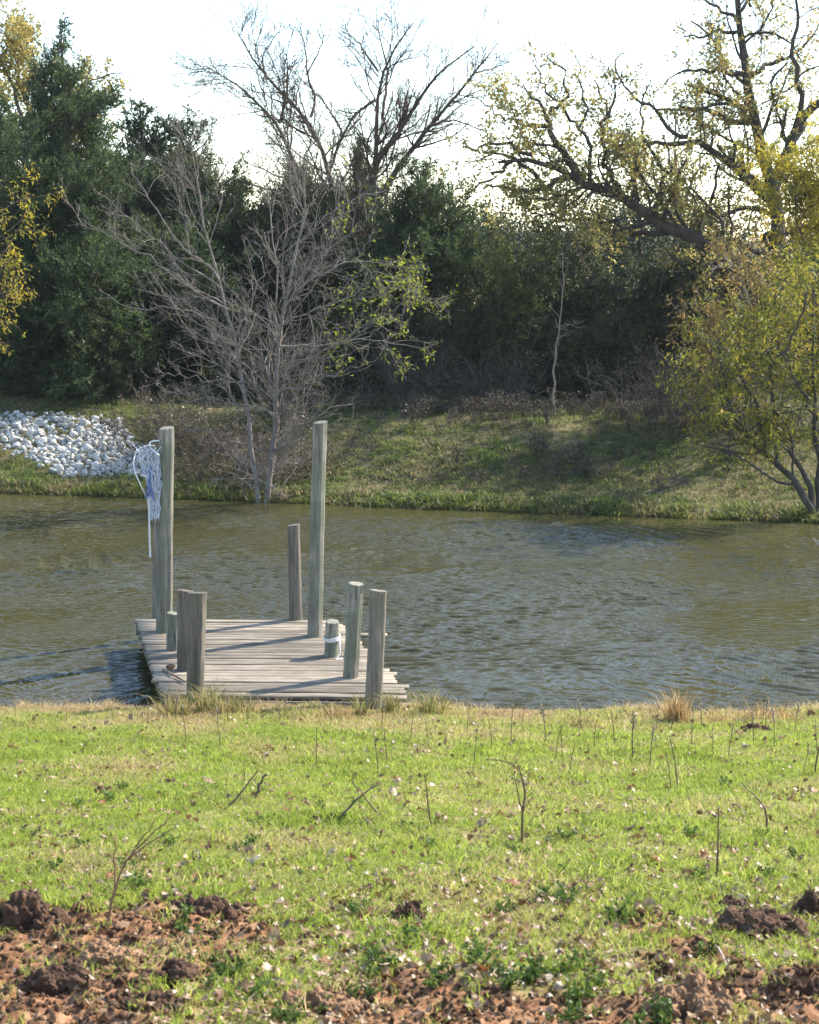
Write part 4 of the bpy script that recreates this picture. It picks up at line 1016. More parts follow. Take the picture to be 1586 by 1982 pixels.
# brush round the foot of the bare tree and in front of the thicket
def brush(name, label, px, Y, H, Wd, seed, mat, leafy=None):
    rg = np.random.default_rng(seed); n = 22
    x = (px - CX) / F_PX * Y * 1.005; base = np.array([x, Y, float(height(x, Y))])
    P0 = np.zeros((n, 6, 3)); a = rg.random(n) * 6.28
    P0[:, 0, :2] = rg.normal(size=(n, 2)) * Wd * 0.25
    d = unit(np.stack([np.cos(a) * 0.7, np.sin(a) * 0.7, 0.6 + 0.6 * rg.random(n)], 1))
    for s in range(1, 6):
        d = unit(d + rg.normal(size=d.shape) * 0.18 + np.array([0, 0, -0.05])); P0[:, s] = P0[:, s - 1] + d * H * 0.25 * (0.6 + 0.6 * rg.random((n, 1)))
    R0 = np.linspace(.011, .004, 6)[None].repeat(n, 0)
    C, CR = children(P0, R0, 6, 0.1, 1, 0.45, 0.8, 5, 0.6, 0.03, 0.2, rg, minr=0.0045)
    D, DR = children(C, CR, 7, 0.1, 1, 0.5, 0.8, 4, 0.6, 0.0, 0.2, rg, minr=0.0035)
    root = tag(empty(name, tuple(base)), label, 'brush', 'leafless brush on the far bank')
    V, Q = join_vf([sweep(P0, R0, 4), sweep(C, CR, 3), sweep(D, DR, 3)])
    link('stems', mesh_np('stems', V, Q), mat, root)
    if leafy:
        v, f, t = leaves_on(D, leafy[1], 0.06, 0.03, rg); link('leaves', mesh_np('leaves', v, [f], tone=t), leafy[0], root)
brush('brush', 'tangle of bare brush left of the foot of the bare tree', 430, 35.6, 1.3, 1.6, 1, M['bark_brown'], (M['seed_dark'], 10))
brush('brush', 'tangle of bare brush right of the foot of the bare tree', 575, 35.3, 1.2, 1.4, 2, M['bark_brown'], (M['seed_dark'], 10))
brush('brush', 'low pale brush and suckers right at the foot of the bare tree', 512, 34.5, 1.3, 0.7, 8, M['bark_pale'])
brush('brush', 'wide dark brush behind the tall left dock post', 350, 36.6, 1.5, 2.0, 3, M['bark_brown'], (M['seed_dark'], 14))
brush('brush', 'low leafless brush at the wood edge left of the leaning willow', 1250, 38.8, 1.3, 2.4, 4, M['bark_dark'])
brush('brush', 'grey leafless brush under the leaning willow', 1400, 36.0, 1.7, 2.0, 5, M['bark_brown'], (M['seed_dark'], 14))
brush('brush', 'brush at the wood edge below the yellow green leaves', 760, 40.0, 1.5, 2.2, 6, M['bark_dark'])
brush('brush', 'grey leafless brush left of the slim pale sapling', 940, 39.6, 1.6, 2.2, 7, M['bark_dark'])

# ------------------------------------------------------------------ dock
DZ = 0.37
def plank_mesh(w, L, th, rg, bow=0.004):
    nx_ = 9; xs = np.linspace(-L / 2, L / 2, nx_)
    c = 0.006
    prof = [(-w / 2, -th), (w / 2, -th), (w / 2, -c), (w / 2 - c, 0), (-w / 2 + c, 0), (-w / 2, -c)]
    k = len(prof); V = []
    cup = rg.normal() * 0.002
    for x in xs:
        dz = bow * math.sin(3.1 * x / L + rg.random()) + rg.normal() * 0.0012; dy = rg.normal() * 0.0015
        for (y, z) in prof: V.append((x, y + dy + rg.normal() * 0.0006, z + dz + (cup if abs(y) > w * 0.3 else 0)))
    Q = [(i * k + j, (i + 1) * k + j, (i + 1) * k + (j + 1) % k, i * k + (j + 1) % k) for i in range(nx_ - 1) for j in range(k)]
    caps = [tuple(range(k)), tuple((nx_ - 1) * k + j for j in reversed(range(k)))]
    return mesh_np('plank', V, [np.array(Q), np.array(caps)])
A = on_z(263, 1199, DZ); B_ = on_z(657, 1202, DZ); C_ = on_z(312, 1344, DZ); D_ = on_z(797, 1350, DZ)
print('dock', A, B_, C_, D_)
dock_base = (float((A[0] + D_[0]) / 2), float((A[1] + D_[1]) / 2), 0.0)
dock = tag(empty('dock', dock_base), 'weathered plank dock with round posts reaching into the pond', 'dock')
db = np.array(dock_base)
rgd = np.random.default_rng(55)
NP = 27
yl0, yl1, yr0, yr1 = A[1], C_[1], B_[1] - 0.02, D_[1]
pw_ = (yl0 - yl1) / NP
for k in range(NP):
    t = (k + 0.5) / NP
    pl_ = A + (C_ - A) * t; pr_ = B_ + (D_ - B_) * t
    ex = rgd.normal() * 0.015; ex2 = rgd.normal() * 0.02
    if k == 5: ex2 = 0.42
    if k == 11: ex2 = 0.06
    if k in (19, 23): ex2 = 0.09
    Lp = pr_[0] - pl_[0] + ex + ex2
    me = plank_mesh(pw_ - 0.008 - 0.005 * rgd.random(), Lp, 0.034, rgd)
    o = link('plank', me, M['plank'], dock)
    cx_ = (pl_[0] - ex + pr_[0] + ex2) / 2
    o.location = (cx_ - db[0], (pl_[1] + pr_[1]) / 2 - db[1], DZ - 0.0 + rgd.normal() * 0.003)
    o.rotation_euler = (rgd.normal() * 0.012, rgd.normal() * 0.002, math.atan2(pr_[1] - pl_[1], pr_[0] - pl_[0]) + rgd.normal() * 0.0015)
def beam(p0, p1, w, h, name, mat, parent, off):
    p0 = np.array(p0, float); p1 = np.array(p1, float); L = np.linalg.norm(p1 - p0)
    xs = np.linspace(0, L, 6); c = 0.005
    prof = [(-w / 2 + c, -h), (w / 2 - c, -h), (w / 2, -h + c), (w / 2, -c), (w / 2 - c, 0), (-w / 2 + c, 0), (-w / 2, -c), (-w / 2, -h + c)]
    V = [(x, y, z) for x in xs for (y, z) in prof]; k = len(prof)
    Q = [(i * k + j, (i + 1) * k + j, (i + 1) * k + (j + 1) % k, i * k + (j + 1) % k) for i in range(5) for j in range(k)]
    caps = [tuple(range(k)), tuple(5 * k + j for j in reversed(range(k)))]
    o = link(name, mesh_np(name, V, [np.array(Q), np.array(caps)]), mat, parent)
    o.location = p0 - off
    d = p1 - p0
    o.rotation_euler = (0, -math.atan2(d[2], math.hypot(d[0], d[1])), math.atan2(d[1], d[0]))
    return o
zb = DZ - 0.042
for t in (0.02, 0.34, 0.66, 0.98):
    p0 = A + (B_ - A) * t; p1 = C_ + (D_ - C_) * t
    p0[2] = p1[2] = zb; p0[1] -= 0.02; p1[1] += 0.02
    beam(p1, p0, 0.045, 0.17, 'joist', M['joist'], dock, db)
p0 = C_.copy(); p1 = D_.copy(); p0[2] = p1[2] = zb - 0.003; p0[1] -= 0.03; p1[1] -= 0.03; beam(p0 - (0, .02, 0), p1 + (.02, -.02, 0), 0.04, 0.10, 'end_beam', M['joist'], dock, db)
p0 = A.copy(); p1 = B_.copy(); p0[2] = p1[2] = zb - 0.003; beam(p0 + (0, .03, 0), p1 + (0, .03, 0), 0.04, 0.16, 'end_beam', M['joist'], dock, db)

def post(xyb, xyt, ztop, zbot, r0, r1, label, mat, seed, flat=0.0, parent=dock, slope=0.01):
    """round timber post: slightly crooked, checked, with a sawn top"""
    rg = np.random.default_rng(seed); k = 30; nr = 22
    zs = np.linspace(zbot, ztop, nr); V = []
    a = np.arange(k) * 2 * math.pi / k
    bumps = 1 + 0.05 * rg.normal(size=k)
    bumps = (bumps + np.roll(bumps, 1)) / 2
    cracks = [(int(rg.integers(0, k)), 0.1 + 0.6 * rg.random(), 0.2 + 0.5 * rg.random(), 0.70 + 0.15 * rg.random()) for _ in range(6)]
    for i_, z in enumerate(zs):
        t = (z - zs[0]) / (zs[-1] - zs[0])
        cx = xyb[0] + (xyt[0] - xyb[0]) * t + 0.006 * math.sin(5 * t + seed); cy = xyb[1] + (xyt[1] - xyb[1]) * t + 0.006 * math.cos(4 * t + seed)
        r = (r0 + (r1 - r0) * t) * bumps * (1 + 0.02 * rg.normal()) + rg.normal(size=k) * 0.0012
        for c_, ta, tl, dp in cracks:
            if ta < t * 1.0 < ta + tl or (t > 0.8 and ta > 0.4): r[c_] *= dp
        if flat: r = r / np.maximum(np.abs(np.cos(a + 0.2)), np.abs(np.sin(a + 0.2))) ** flat
        sl = slope * (np.cos(a) * math.cos(seed) + np.sin(a) * math.sin(seed)) if i_ == nr - 1 else 0
        V.append(np.stack([cx + r * np.cos(a), cy + r * np.sin(a), z + sl + 0 * a], 1))
    V.append(np.stack([V[-1][:, 0] * 0.86 + V[-1][:, 0].mean() * 0.14, V[-1][:, 1] * 0.86 + V[-1][:, 1].mean() * 0.14, V[-1][:, 2] + 0.0015 + 0.003 * rg.random(k)], 1))
    V = np.concatenate(V); n = nr + 1
    off = np.array([xyb[0], xyb[1], zbot])
    Q = np.array([(i * k + j, i * k + (j + 1) % k, (i + 1) * k + (j + 1) % k, (i + 1) * k + j) for i in range(n - 1) for j in range(k)])
    cap = np.array([[(n - 1) * k + j for j in range(k)]])
    me = mesh_np('post', V - off, [Q, cap], smooth=True)
    me.polygons.foreach_set('use_smooth', np.concatenate([np.ones((n - 3) * k, bool), np.zeros(2 * k + 1, bool)]))
    o = link('post', me, mat, parent); o.location = off - db; o['label'] = label
    return o
def px_post(bx, by, tx, ty, wb, wt, label, mat, seed, zb=DZ, flat=0, ztest=None, Yfix=None, zbot=-0.7, slope=0.012):
    p = on_z(bx, by, zb) if Yfix is None else at_y(bx, by, Yfix)
    q = at_y(tx, ty, p[1] + 0.02)
    r0 = wb / 2 / F_PX * p[1]; r1 = wt / 2 / F_PX * p[1]
    # extend the axis below the deck
    t = (zbot - p[2]) / (q[2] - p[2]); bb = p + (q - p) * t
    return post(bb[:2], q[:2], q[2], zbot, r0, r1, label, mat, seed, flat, slope=slope), p, q
_, P1b, P1t = px_post(317.5, 1221, 322.5, 828, 31.5, 31, 'tall post by the left edge of the deck', M['post'], 1)
px_post(301, 1197, 306, 905, 14, 12, 'thin dark post behind the tall left post', M['post_brown'], 2, Yfix=21.9)
px_post(334, 1258, 334.5, 1187, 26, 26, 'short stub post beside the tall left post', M['post'], 3)
px_post(357, 1296, 358, 1143, 30, 30, 'blocky post half hidden behind the front left post', M['post_brown'], 4, flat=0.5)
_, P4b, P4t = px_post(376, 1352, 383.5, 1147, 33, 37, 'front left post standing in the bank grass', M['post_brown'], 5, Yfix=17.35, flat=0.25)
px_post(572.5, 1200, 569, 1016, 25, 23.5, 'leaning mid height post at the far end of the deck', M['post_brown'], 6)
px_post(609, 1231, 621, 817, 29, 28, 'tall post at the right of the far end', M['post'], 7)
_, P7b, P7t = px_post(642, 1270, 643.5, 1203, 27, 27, 'short stub post with white rope round it', M['post'], 8)
px_post(680.5, 1312, 689, 1130, 30, 30, 'mid height post on the right of the deck', M['post'], 9)
px_post(722, 1378, 731, 1143, 33, 35, 'front right post standing in the bank grass', M['post_brown'], 10, Yfix=17.25)

# ledger board end at the right front corner
p0 = on_z(770, 1357, 0.33); p1 = on_z(822, 1358, 0.33)
lb = beam(p0 - (0, .12, 0), p1 - (0, .12, 0), 0.12, 0.045, 'ledger_board', M['plank'], dock, db)

# rope on the stub post
def tube_obj(name, pts, r, mat, label=None, cat=None, k=6, n=None, parent=None, off=None, r1=None, group=None):
    pts = np.asarray(pts, float); n = n or max(len(pts), 8); P = resample(pts, n) if n != len(pts) else pts
    off = P[0] if off is None else off
    V, Q = sweep(P[None], np.linspace(r, r1 if r1 is not None else r, n)[None], k)
    caps = np.array([list(range(k)), [(n - 1) * k + j for j in range(k)][::-1]])
    o = link(name, mesh_np(name, V - off, [Q, caps], smooth=False), mat, parent)
    if parent is None: o.location = off
    if label: tag(o, label, cat, group)
    return o
rr = 27 / 2 / F_PX * P7b[1] + 0.006
a = np.linspace(0, 6.283 * 3.15, 90)
zc = P7b[2] + 0.19
cx7 = P7b[0] + (P7t[0] - P7b[0]) * 0.5; cy7 = P7b[1]
pts = np.stack([cx7 + rr * 1.08 * np.cos(a), cy7 + rr * 1.08 * np.sin(a), zc + 0.018 * np.sin(a * 1.03) + a * 0.0022], 1)
endr = np.array([[cx7 + 0.09, cy7 - 0.09, zc - 0.05], [cx7 + 0.10, cy7 - 0.13, zc - 0.13], [cx7 + 0.06, cy7 - 0.15, DZ + 0.012], [cx7 + 0.12, cy7 - 0.17, DZ + 0.012], [cx7 + 0.05, cy7 - 0.20, DZ + 0.012]])
rope = tube_obj('rope', np.concatenate([endr[::-1], pts]), 0.008, M['rope'], 'white rope wound round the short stub post on the right of the deck', 'rope', n=95)

# landing net hanging on the tall left post
Yn = P1b[1] - 0.06
nb = at_y(300, 862, Yn)
net = tag(empty('landing_net', tuple(nb)), 'white landing net with blue cord hanging on the tall left dock post', 'net')
def npt(l, dy=0.0): return np.array([at_y(x, y, Yn + dy + (0.12 * math.sin(i * 0.9))) for i, (x, y) in enumerate(l)])
hoop = [(308, 853), (296, 853), (288, 858), (292, 868), (300, 874), (308, 882)]
tube_obj('hoop', npt(hoop), 0.010, M['white_pole'], parent=net, off=nb, n=24)
hoop2 = [(300, 862), (284, 862), (268, 868), (260, 882), (258, 900), (264, 922), (274, 942), (284, 962), (289, 985)]
tube_obj('frame', npt(hoop2), 0.008, M['white_pole'], parent=net, off=nb, n=30)
tube_obj('handle', [at_y(288, 950, Yn - .02), at_y(289, 1000, Yn - .02), at_y(290, 1050, Yn - .02), at_y(291, 1078, Yn - .02)], 0.013, M['white_pole'], parent=net, off=nb, n=12)
# the mesh bag: a gathered cone of knotted strands
rgn = np.random.default_rng(77); strands = []
rows, cols = 26, 16
G = np.zeros((rows, cols, 3))
for i_ in range(rows):
    t = i_ / (rows - 1)
    yy = 866 + (1003 - 866) * t
    if t < 0.5: xl = 262 + 22 * (t / 0.5) ** 1.5; xr = 310
    else: xl = 284 + 6 * (t - 0.5) / 0.5; xr = 312 - 4 * (t - .5)
    for j_ in range(cols):
        u = j_ / (cols - 1) * 6.283
        cxp = (xl + xr) / 2; wx = (xr - xl) / 2
        G[i_, j_] = at_y(cxp + wx * math.cos(u) * (1 - 0.25 * math.sin(i_ * 0.7) ** 2) + rgn.normal() * 2.6, yy + rgn.normal() * 3.5, Yn - 0.03 + 0.07 * (1 - t) * math.sin(u))
for j_ in range(cols):
    strands.append(resample(G[:, j_], 40))
    dg = np.array([G[i_, (j_ + i_ // 2) % cols] for i_ in range(rows)]); strands.append(resample(dg, 40))
    dg = np.array([G[i_, (j_ - i_ // 2) % cols] for i_ in range(rows)]); strands.append(resample(dg, 40))
Sx = np.stack(strands); V, Q = sweep(Sx, np.full(Sx.shape[:2], 0.0028), 3)
for_net = link('mesh_bag', mesh_np('mesh_bag', V - nb, [Q]), M['net'], net)
cords = []
for k in range(5):
    x0 = 284 + rgn.random() * 14
    cords.append(resample(np.array([at_y(x0 + rgn.normal() * 4, 905 + 12 * s_ + rgn.normal() * 2, Yn - 0.06 + rgn.normal() * .02) for s_ in range(6)]), 12))
Sx = np.stack(cords); V, Q = sweep(Sx, np.full(Sx.shape[:2], 0.006), 4)
link('cord', mesh_np('cord', V - nb, [Q]), M['net_blue'], net)

# stick and stone on the deck by the left posts
p0 = on_z(316, 1297, DZ + .012); p1 = on_z(335, 1306, DZ + .03); p2 = on_z(362, 1321, DZ + .02)
tube_obj('stick', [p0, p1, p2], 0.016, M['stick'], 'brown stick lying on the deck against the front left post', 'stick', r1=0.010)
v, f = stone_vf(np.random.default_rng(5), 2)
sb_ = on_z(331, 1298, DZ + 0.0)
o = link('stone', mesh_np('stone', v * (.07, .06, .055), [f]), M['dirt_pale']); o.location = sb_ + np.array([0, 0, .035]); tag(o, 'tan stone lying on the left edge of the deck', 'stone')

# ------------------------------------------------------------------ foreground things
def lump_vf(rg, sx, sy, sz, sub=4, rough=0.22):
    v, f = ico(sub); v = v.copy(); s1 = int(rg.integers(0, 999))
    n1 = fbm(v[:, 0] * 1.6 + v[:, 2] + 20, v[:, 1] * 1.6 - v[:, 2] + 20, s1, 4); n2 = fbm(v[:, 0] * 5 + v[:, 2] * 3 + 40, v[:, 1] * 5 + v[:, 2] * 4 + 40, s1 + 3, 5)
    v = v * (1 + (n1 - 0.5) * 4 * rough + (n2 - 0.5) * 2.6 * rough)[:, None]
    v[:, 2] = np.maximum(v[:, 2], -0.5)
    return v * (sx, sy, sz), f
def clod(px, py, w, h, label, mat, n=3, seed=0):
    rg = np.random.default_rng(seed); w *= 1.2; h *= 1.3; p = ground_pt(px, py); sc = p[1] / F_PX
    parts = []
    m = 5 + 4 * n
    for k in range(m):
        u = rg.random() * 2 - 1; big = (1 - 0.6 * abs(u)) * (0.7 + 0.6 * rg.random())
        rw = w * sc * 0.17 * big
        v, f = lump_vf(rg, rw, rw * (0.7 + .4 * rg.random()), h * sc * 0.50 * big, 4 if big > 0.75 else 3, 0.25)
        a_ = rg.random() * 3.14; c_, s_ = math.cos(a_), math.sin(a_)
        v = np.stack([v[:, 0] * c_ - v[:, 1] * s_, v[:, 0] * s_ + v[:, 1] * c_, v[:, 2]], 1)
        off = np.array([u * w * sc * 0.40, rg.normal() * w * sc * 0.10, h * sc * 0.05]); parts.append((v + off, f))
    for k in range(60):     # crumbs
        v, f = lump_vf(rg, *(np.array([.016, .016, .012]) * (0.35 + 1.1 * rg.random() ** 2)), 1)
        a_ = rg.random() * 6.28; r_ = w * sc * (0.35 + 0.3 * rg.random()); q = np.array([math.cos(a_) * r_, math.sin(a_) * r_ * 0.6, 0])
        q[2] = float(height(p[0] + q[0], p[1] + q[1])) - p[2]; parts.append((v + q, f))
    V, Fc = join_vf(parts)
    o = link('dirt_clod', mesh_np('dirt_clod', V, Fc, smooth=True), mat); o.location = p
    tag(o, label, 'dirt clod', 'clods of turned soil in the grass')
clod(45, 1800, 190, 80, 'dark brown clod cut by the left edge of the photo', M['dirt'], 3, 1)
clod(392, 1775, 150, 60, 'rounded reddish clod in the middle of the left half', M['dirt'], 2, 2)
clod(790, 1785, 95, 45, 'dark flattened clod beside the lying stick', M['dirt'], 2, 3)
clod(1470, 1800, 190, 62, 'long brown clod below the dark lump at the right edge', M['dirt'], 3, 4)
clod(1568, 1775, 110, 60, 'dark rounded lump cut by the right edge of the photo', M['dirt'], 1, 5)
clod(1340, 1955, 180, 65, 'crumbly pale topped clod near the bottom right', M['dirt_pale'], 3, 6)
clod(1560, 1940, 150, 65, 'brown clod in the bottom right corner', M['dirt'], 2, 7)
clod(1425, 1758, 90, 24, 'flat dark patch of soil above the long brown clod', M['dirt'], 2, 8)
clod(610, 1950, 170, 55, 'broad tan clod at the bottom centre', M['dirt_pale'], 2, 9)
clod(215, 1860, 150, 40, 'low tan clod in the bare soil at the left', M['dirt_pale'], 2, 10)
clod(1290, 1885, 60, 30, 'small brown clod left of the bottom right corner', M['dirt'], 1, 11)
clod(110, 1905, 150, 45, 'broken brown clod in the bare soil at the bottom left', M['dirt'], 2, 21)
clod(330, 1890, 120, 38, 'dark crumbly clod in the bare soil left of centre', M['dirt'], 2, 22)
clod(285, 1950, 130, 36, 'low brown clod at the bottom edge, left of the broad tan clod', M['dirt'], 2, 23)
clod(205, 1538, 62, 20, 'small dark clod in the green grass at the left', M['dirt'], 2, 12)
clod(1462, 1412, 60, 14, 'flat dark clod near the waterline at the right', M['dirt'], 2, 13)

def gp(px, py, up=0.0):
    p = ground_pt(px, py); p[2] += up; return p
def stick(label, cat, pts, r, mat, forks=(), name='dead_stem', r1=0.4, group=None):
    """pts: first point is on the ground, the others in the same depth plane (lean: extra dy)"""
    p0 = gp(*pts[0]); Yp = p0[1]
    P = [p0 - (0, 0, .02)] + [at_y(x, y, Yp - 0.02 * k) for k, (x, y) in enumerate(pts[1:], 1)]
    rg = np.random.default_rng(abs(hash(label)) % 9999 if False else len(label) * 7 + int(pts[0][0]))
    Q_ = resample(P, 10); Q_[1:] += rg.normal(size=(9, 3)) * r * 0.3
    k = 6; parts = [sweep(Q_[None], np.linspace(r, r * r1, 10)[None], k)]
    for fk in forks:
        F_ = resample([at_y(x, y, Yp - 0.02 - 0.03 * j) for j, (x, y) in enumerate(fk)], 8); F_[1:] += rg.normal(size=(7, 3)) * r * 0.4
        parts.append(sweep(F_[None], np.linspace(r * 0.7, r * 0.3, 8)[None], 5))
    tw, tr_ = children(Q_[None], np.linspace(r, r * r1, 10)[None], 7, 0.25, 1, 0.16, 0.7, 4, 0.45, 0.02, 0.15, rg, minr=0.0022)
    if len(tw): parts.append(sweep(tw, tr_, 4))
    V, Fc = join_vf(parts)
    o = link(name, mesh_np(name, V - p0, Fc, smooth=False), mat); o.location = p0
    tag(o, label, cat, group); return o
def lying(label, pts, r, mat, name='stick', lift=0.0):
    P = [gp(x, y, r * 0.8 + lift * i) for i, (x, y) in enumerate(pts)]
    return tube_obj(name, P, r, mat, label, 'stick', k=6, n=10, r1=r * 0.55)
GS = 'dead stems standing in the near grass'
stick('tall forked dead stem with a tip hooking left, right of centre', 'dead stem', [(1009, 1637), (1012, 1570), (1020, 1530), (1010, 1482), (990, 1470), (940, 1470)], .008, M['stem'], [[(1012, 1575), (1003, 1535), (994, 1494)]])
lying('pale stick resting on the hooked tip of the forked stem', [(1028, 1520), (975, 1500)], .009, M['stick_pale'])
stick('straight dark dead stem standing alone at the right', 'dead stem', [(1388, 1702), (1390, 1630), (1391, 1563)], .0075, M['stem'])
stick('curved grey stick rising from the grass near the right edge', 'dead stem', [(1487, 1605), (1482, 1560), (1443, 1522)], .009, M['stick'])
stick('thin upright dead stem left of the forked one', 'dead stem', [(835, 1600), (828, 1550), (823, 1500)], .007, M['stem'])
stick('slanting dead stem with a pale tip, in the middle of the meadow', 'dead stem', [(650, 1590), (690, 1545), (735, 1518)], .010, M['stick'], [[(730, 1572), (705, 1540), (680, 1510)]])
stick('bent stick rising to the right from a pale foot, left of centre', 'dead stem', [(415, 1568), (445, 1562), (475, 1525), (500, 1488)], .010, M['stick'])
stick('short thick broken stem beside the bent stick', 'dead stem', [(495, 1542), (502, 1520), (511, 1500)], .016, M['stick'])
lying('short thick stick lying below the slanting stem', [(705, 1588), (745, 1625)], .014, M['stick'])
stick('branching reddish dead weed at the left foreground', 'dead stem', [(205, 1788), (218, 1735), (235, 1680), (262, 1640), (322, 1590)], .0075, M['stem_red'], [[(222, 1720), (223, 1660), (225, 1610)], [(240, 1670), (290, 1630), (342, 1600)], [(262, 1640), (285, 1612), (300, 1588)]])
lying('brown stick lying above the tan clod at the bottom centre', [(740, 1845), (800, 1815), (865, 1783)], .013, M['stick'])
lying('long dark stick lying in the grass at the far left', [(100, 1725), (170, 1728), (240, 1722)], .008, M['stick'])
lying('pale curved twig near the bottom right clods', [(1361, 1814), (1392, 1836), (1408, 1872)], .007, M['stick_pale'])
lying('pale twig lying behind the straight dark stem', [(1255, 1545), (1290, 1548), (1320, 1547)], .007, M['stick_pale'])
lying('pale twig lying at the foot of the forked stem', [(1010, 1568), (1060, 1580)], .008, M['stick_pale'])
lying('pale twig lying at the upper left of the meadow', [(160, 1468), (215, 1482)], .008, M['stick_pale'])
lying('thin pale twig lying beside the leaning grass stalk', [(1285, 1505), (1250, 1508)], .006, M['stick_pale'])
lying('pale crooked twig right of the forked stem', [(1285, 1590), (1305, 1602), (1325, 1608)], .007, M['stick_pale'])
lying('thin straw twig slanting at the right of the meadow', [(1493, 1468), (1520, 1520)], .006, M['stick_pale'])
lying('thin slanting twig left of the forked stem', [(920, 1545), (968, 1620)], .006, M['stick'])
stick('pale leaning reed stalk at the right waterline', 'reed', [(1574, 1366), (1545, 1330), (1517, 1302)], .007, M['stick_pale'], name='reed_stalk')

# dry weed stalks along the shore: four shapes, each stalk its own object
weeds = []
for k in range(5):
    rg = np.random.default_rng(500 + k)
    P0 = np.zeros((1, 8, 3)); d = np.array([[rg.normal() * 0.08, rg.normal() * .08, 1]])
    for s_ in range(1, 8):
        d = unit(d + rg.normal(size=(1, 3)) * 0.05); P0[:, s_] = P0[:, s_ - 1] + d / 7
    C, CR = children(P0, np.full((1, 8), .012), [0, 2, 4, 7, 9][k] + 1, 0.55, 1, 0.16, 0.6, 4, 0.5, 0.1, 0.15, rg, minr=0.005)
    sm = join_vf([sweep(P0, np.linspace(.017, .008, 8)[None], 5), sweep(C, CR, 3)])
    v, f, t = leaves_on(np.concatenate([C]), [0, 20, 60, 80, 100][k], .045, .035, rg, spread=0.012, t0=0.5)
    weeds.append((mesh_np('stem', *sm), mesh_np('seed_head', v, [f], tone=t) if len(f) else None))
wl = [(361, 1435, 1365, 2), (427, 1450, 1370, 2), (613, 1490, 1405, 0), (733, 1502, 1412, 1), (750, 1480, 1400, 1), (919, 1480, 1403, 0), (952, 1446, 1385, 0), (990, 1438, 1366, 2),
      (1057, 1440, 1362, 4), (1077, 1467, 1400, 0), (1088, 1470, 1398, 0), (1103, 1506, 1430, 0), (1150, 1452, 1390, 1), (1225, 1468, 1366, 4), (1190, 1440, 1368, 1), (1257, 1490, 1400, 3),
      (1298, 1532, 1445, 0), (1311, 1532, 1415, 0), (1556, 1505, 1435, 2), (1582, 1460, 1390, 1), (1500, 1448, 1372, 3), (1460, 1440, 1375, 3), (1410, 1470, 1395, 1), (1380, 1468, 1405, 2),
      (1340, 1440, 1372, 2), (700, 1405, 1375, 3), (738, 1415, 1352, 3), (660, 1402, 1372, 2), (640, 1412, 1370, 3), (590, 1398, 1368, 2), (540, 1400, 1370, 3), (480, 1405, 1372, 2),
      (440, 1400, 1345, 3), (340, 1395, 1340, 4), (325, 1392, 1330, 4), (220, 1402, 1360, 1), (285, 1404, 1358, 2), (130, 1395, 1352, 2), (85, 1390, 1352, 3), (30, 1392, 1350, 2),
      (795, 1435, 1372, 1), (830, 1448, 1385, 1), (862, 1445, 1392, 0), (1135, 1525, 1495, 1), (1480, 1420, 1350, 3), (1440, 1418, 1352, 3), (1538, 1420, 1360, 4), (1270, 1420, 1362, 2),
      (1125, 1410, 1350, 4), (905, 1408, 1352, 2), (1010, 1412, 1352, 2), (1300, 1415, 1345, 1), (1360, 1412, 1350, 3), (1578, 1500, 1370, 2), (470, 1530, 1478, 0), (555, 1392, 1350, 4)]
kinds = ['bare dry weed stalk', 'twiggy dry weed stalk', 'dry weed stalk with seed heads', 'branched dry weed stalk', 'bushy dry weed stalk']
where = [(0, 250, 'left of the dock along the water'), (250, 480, 'by the front left dock post'), (480, 690, 'in front of the dock'), (690, 880, 'near the front right dock post'),
         (880, 1050, 'above the forked dead stem'), (1050, 1200, 'left of the orange tuft'), (1200, 1330, 'under the orange grass tuft'), (1330, 1480, 'right of the orange grass tuft'), (1480, 1600, 'at the right edge of the meadow')]
wl.sort(); ordn = ['first', 'second', 'third', 'fourth', 'fifth', 'sixth', 'seventh', 'eighth', 'ninth', 'tenth', 'eleventh', 'twelfth', 'thirteenth', 'fourteenth']
cnt_w = {}
for n_, (px, yb, yt, k) in enumerate(wl):
    p = gp(px, yb); h = (yb - yt) / F_PX * p[1] * 1.02
    root = empty('dry_weed_stalk', tuple(p), rng.random() * 6.28); root.scale = (h * 0.85, h * 0.85, h)
    wtx = [w for a0, a1, w in where if a0 <= px < a1][0]
    cnt_w[wtx] = cnt_w.get(wtx, 0) + 1
    tag(root, kinds[k] + ', ' + ordn[cnt_w[wtx] - 1] + ' from left ' + wtx, 'weed stalk', 'dry weed stalks standing in the near grass')
    link('stem', weeds[k][0], M['stem'], root)
    if weeds[k][1]: link('seed_head', weeds[k][1], M['seed'], root)

# individual grass clumps at the dock and shore
M['tawny'] = leaf_mat('tawny_grass', [(0, (.20, .13, .05)), (0.5, (.38, .25, .11)), (1, (.55, .40, .20))], trans=0.45)
M['mixgrass'] = leaf_mat('mixed_grass', [(0, (.09, .11, .03)), (0.35, (.19, .19, .055)), (0.65, (.34, .27, .11)), (1, (.46, .35, .17))], trans=0.5)
def clump(px, py, h, w, label, mat, seed, nb=160, lean=0.9):
    rg = np.random.default_rng(seed); p = gp(px, py); sc = p[1] / F_PX
    V, Fc, t = tuft(nb, h * sc, 0.007, w * sc * 0.5, lean, rg)
    o = link('grass_clump', mesh_np('grass_clump', V, Fc, tone=t), mat); o.location = p; tag(o, label, 'grass clump', 'long grass clumps by the water')
clump(1312, 1398, 75, 50, 'upright orange tan grass tuft at the waterline, right of centre', M['tawny'], 1, 220, 0.6)
clump(408, 1380, 72, 60, 'long green and straw grass right of the front left dock post', M['mixgrass'], 2, 260)
clump(455, 1384, 58, 80, 'straw grass clump under the front edge of the deck', M['mixgrass'], 3, 220)
clump(340, 1385, 62, 60, 'dry grass clump at the left corner of the deck', M['mixgrass'], 4, 200)
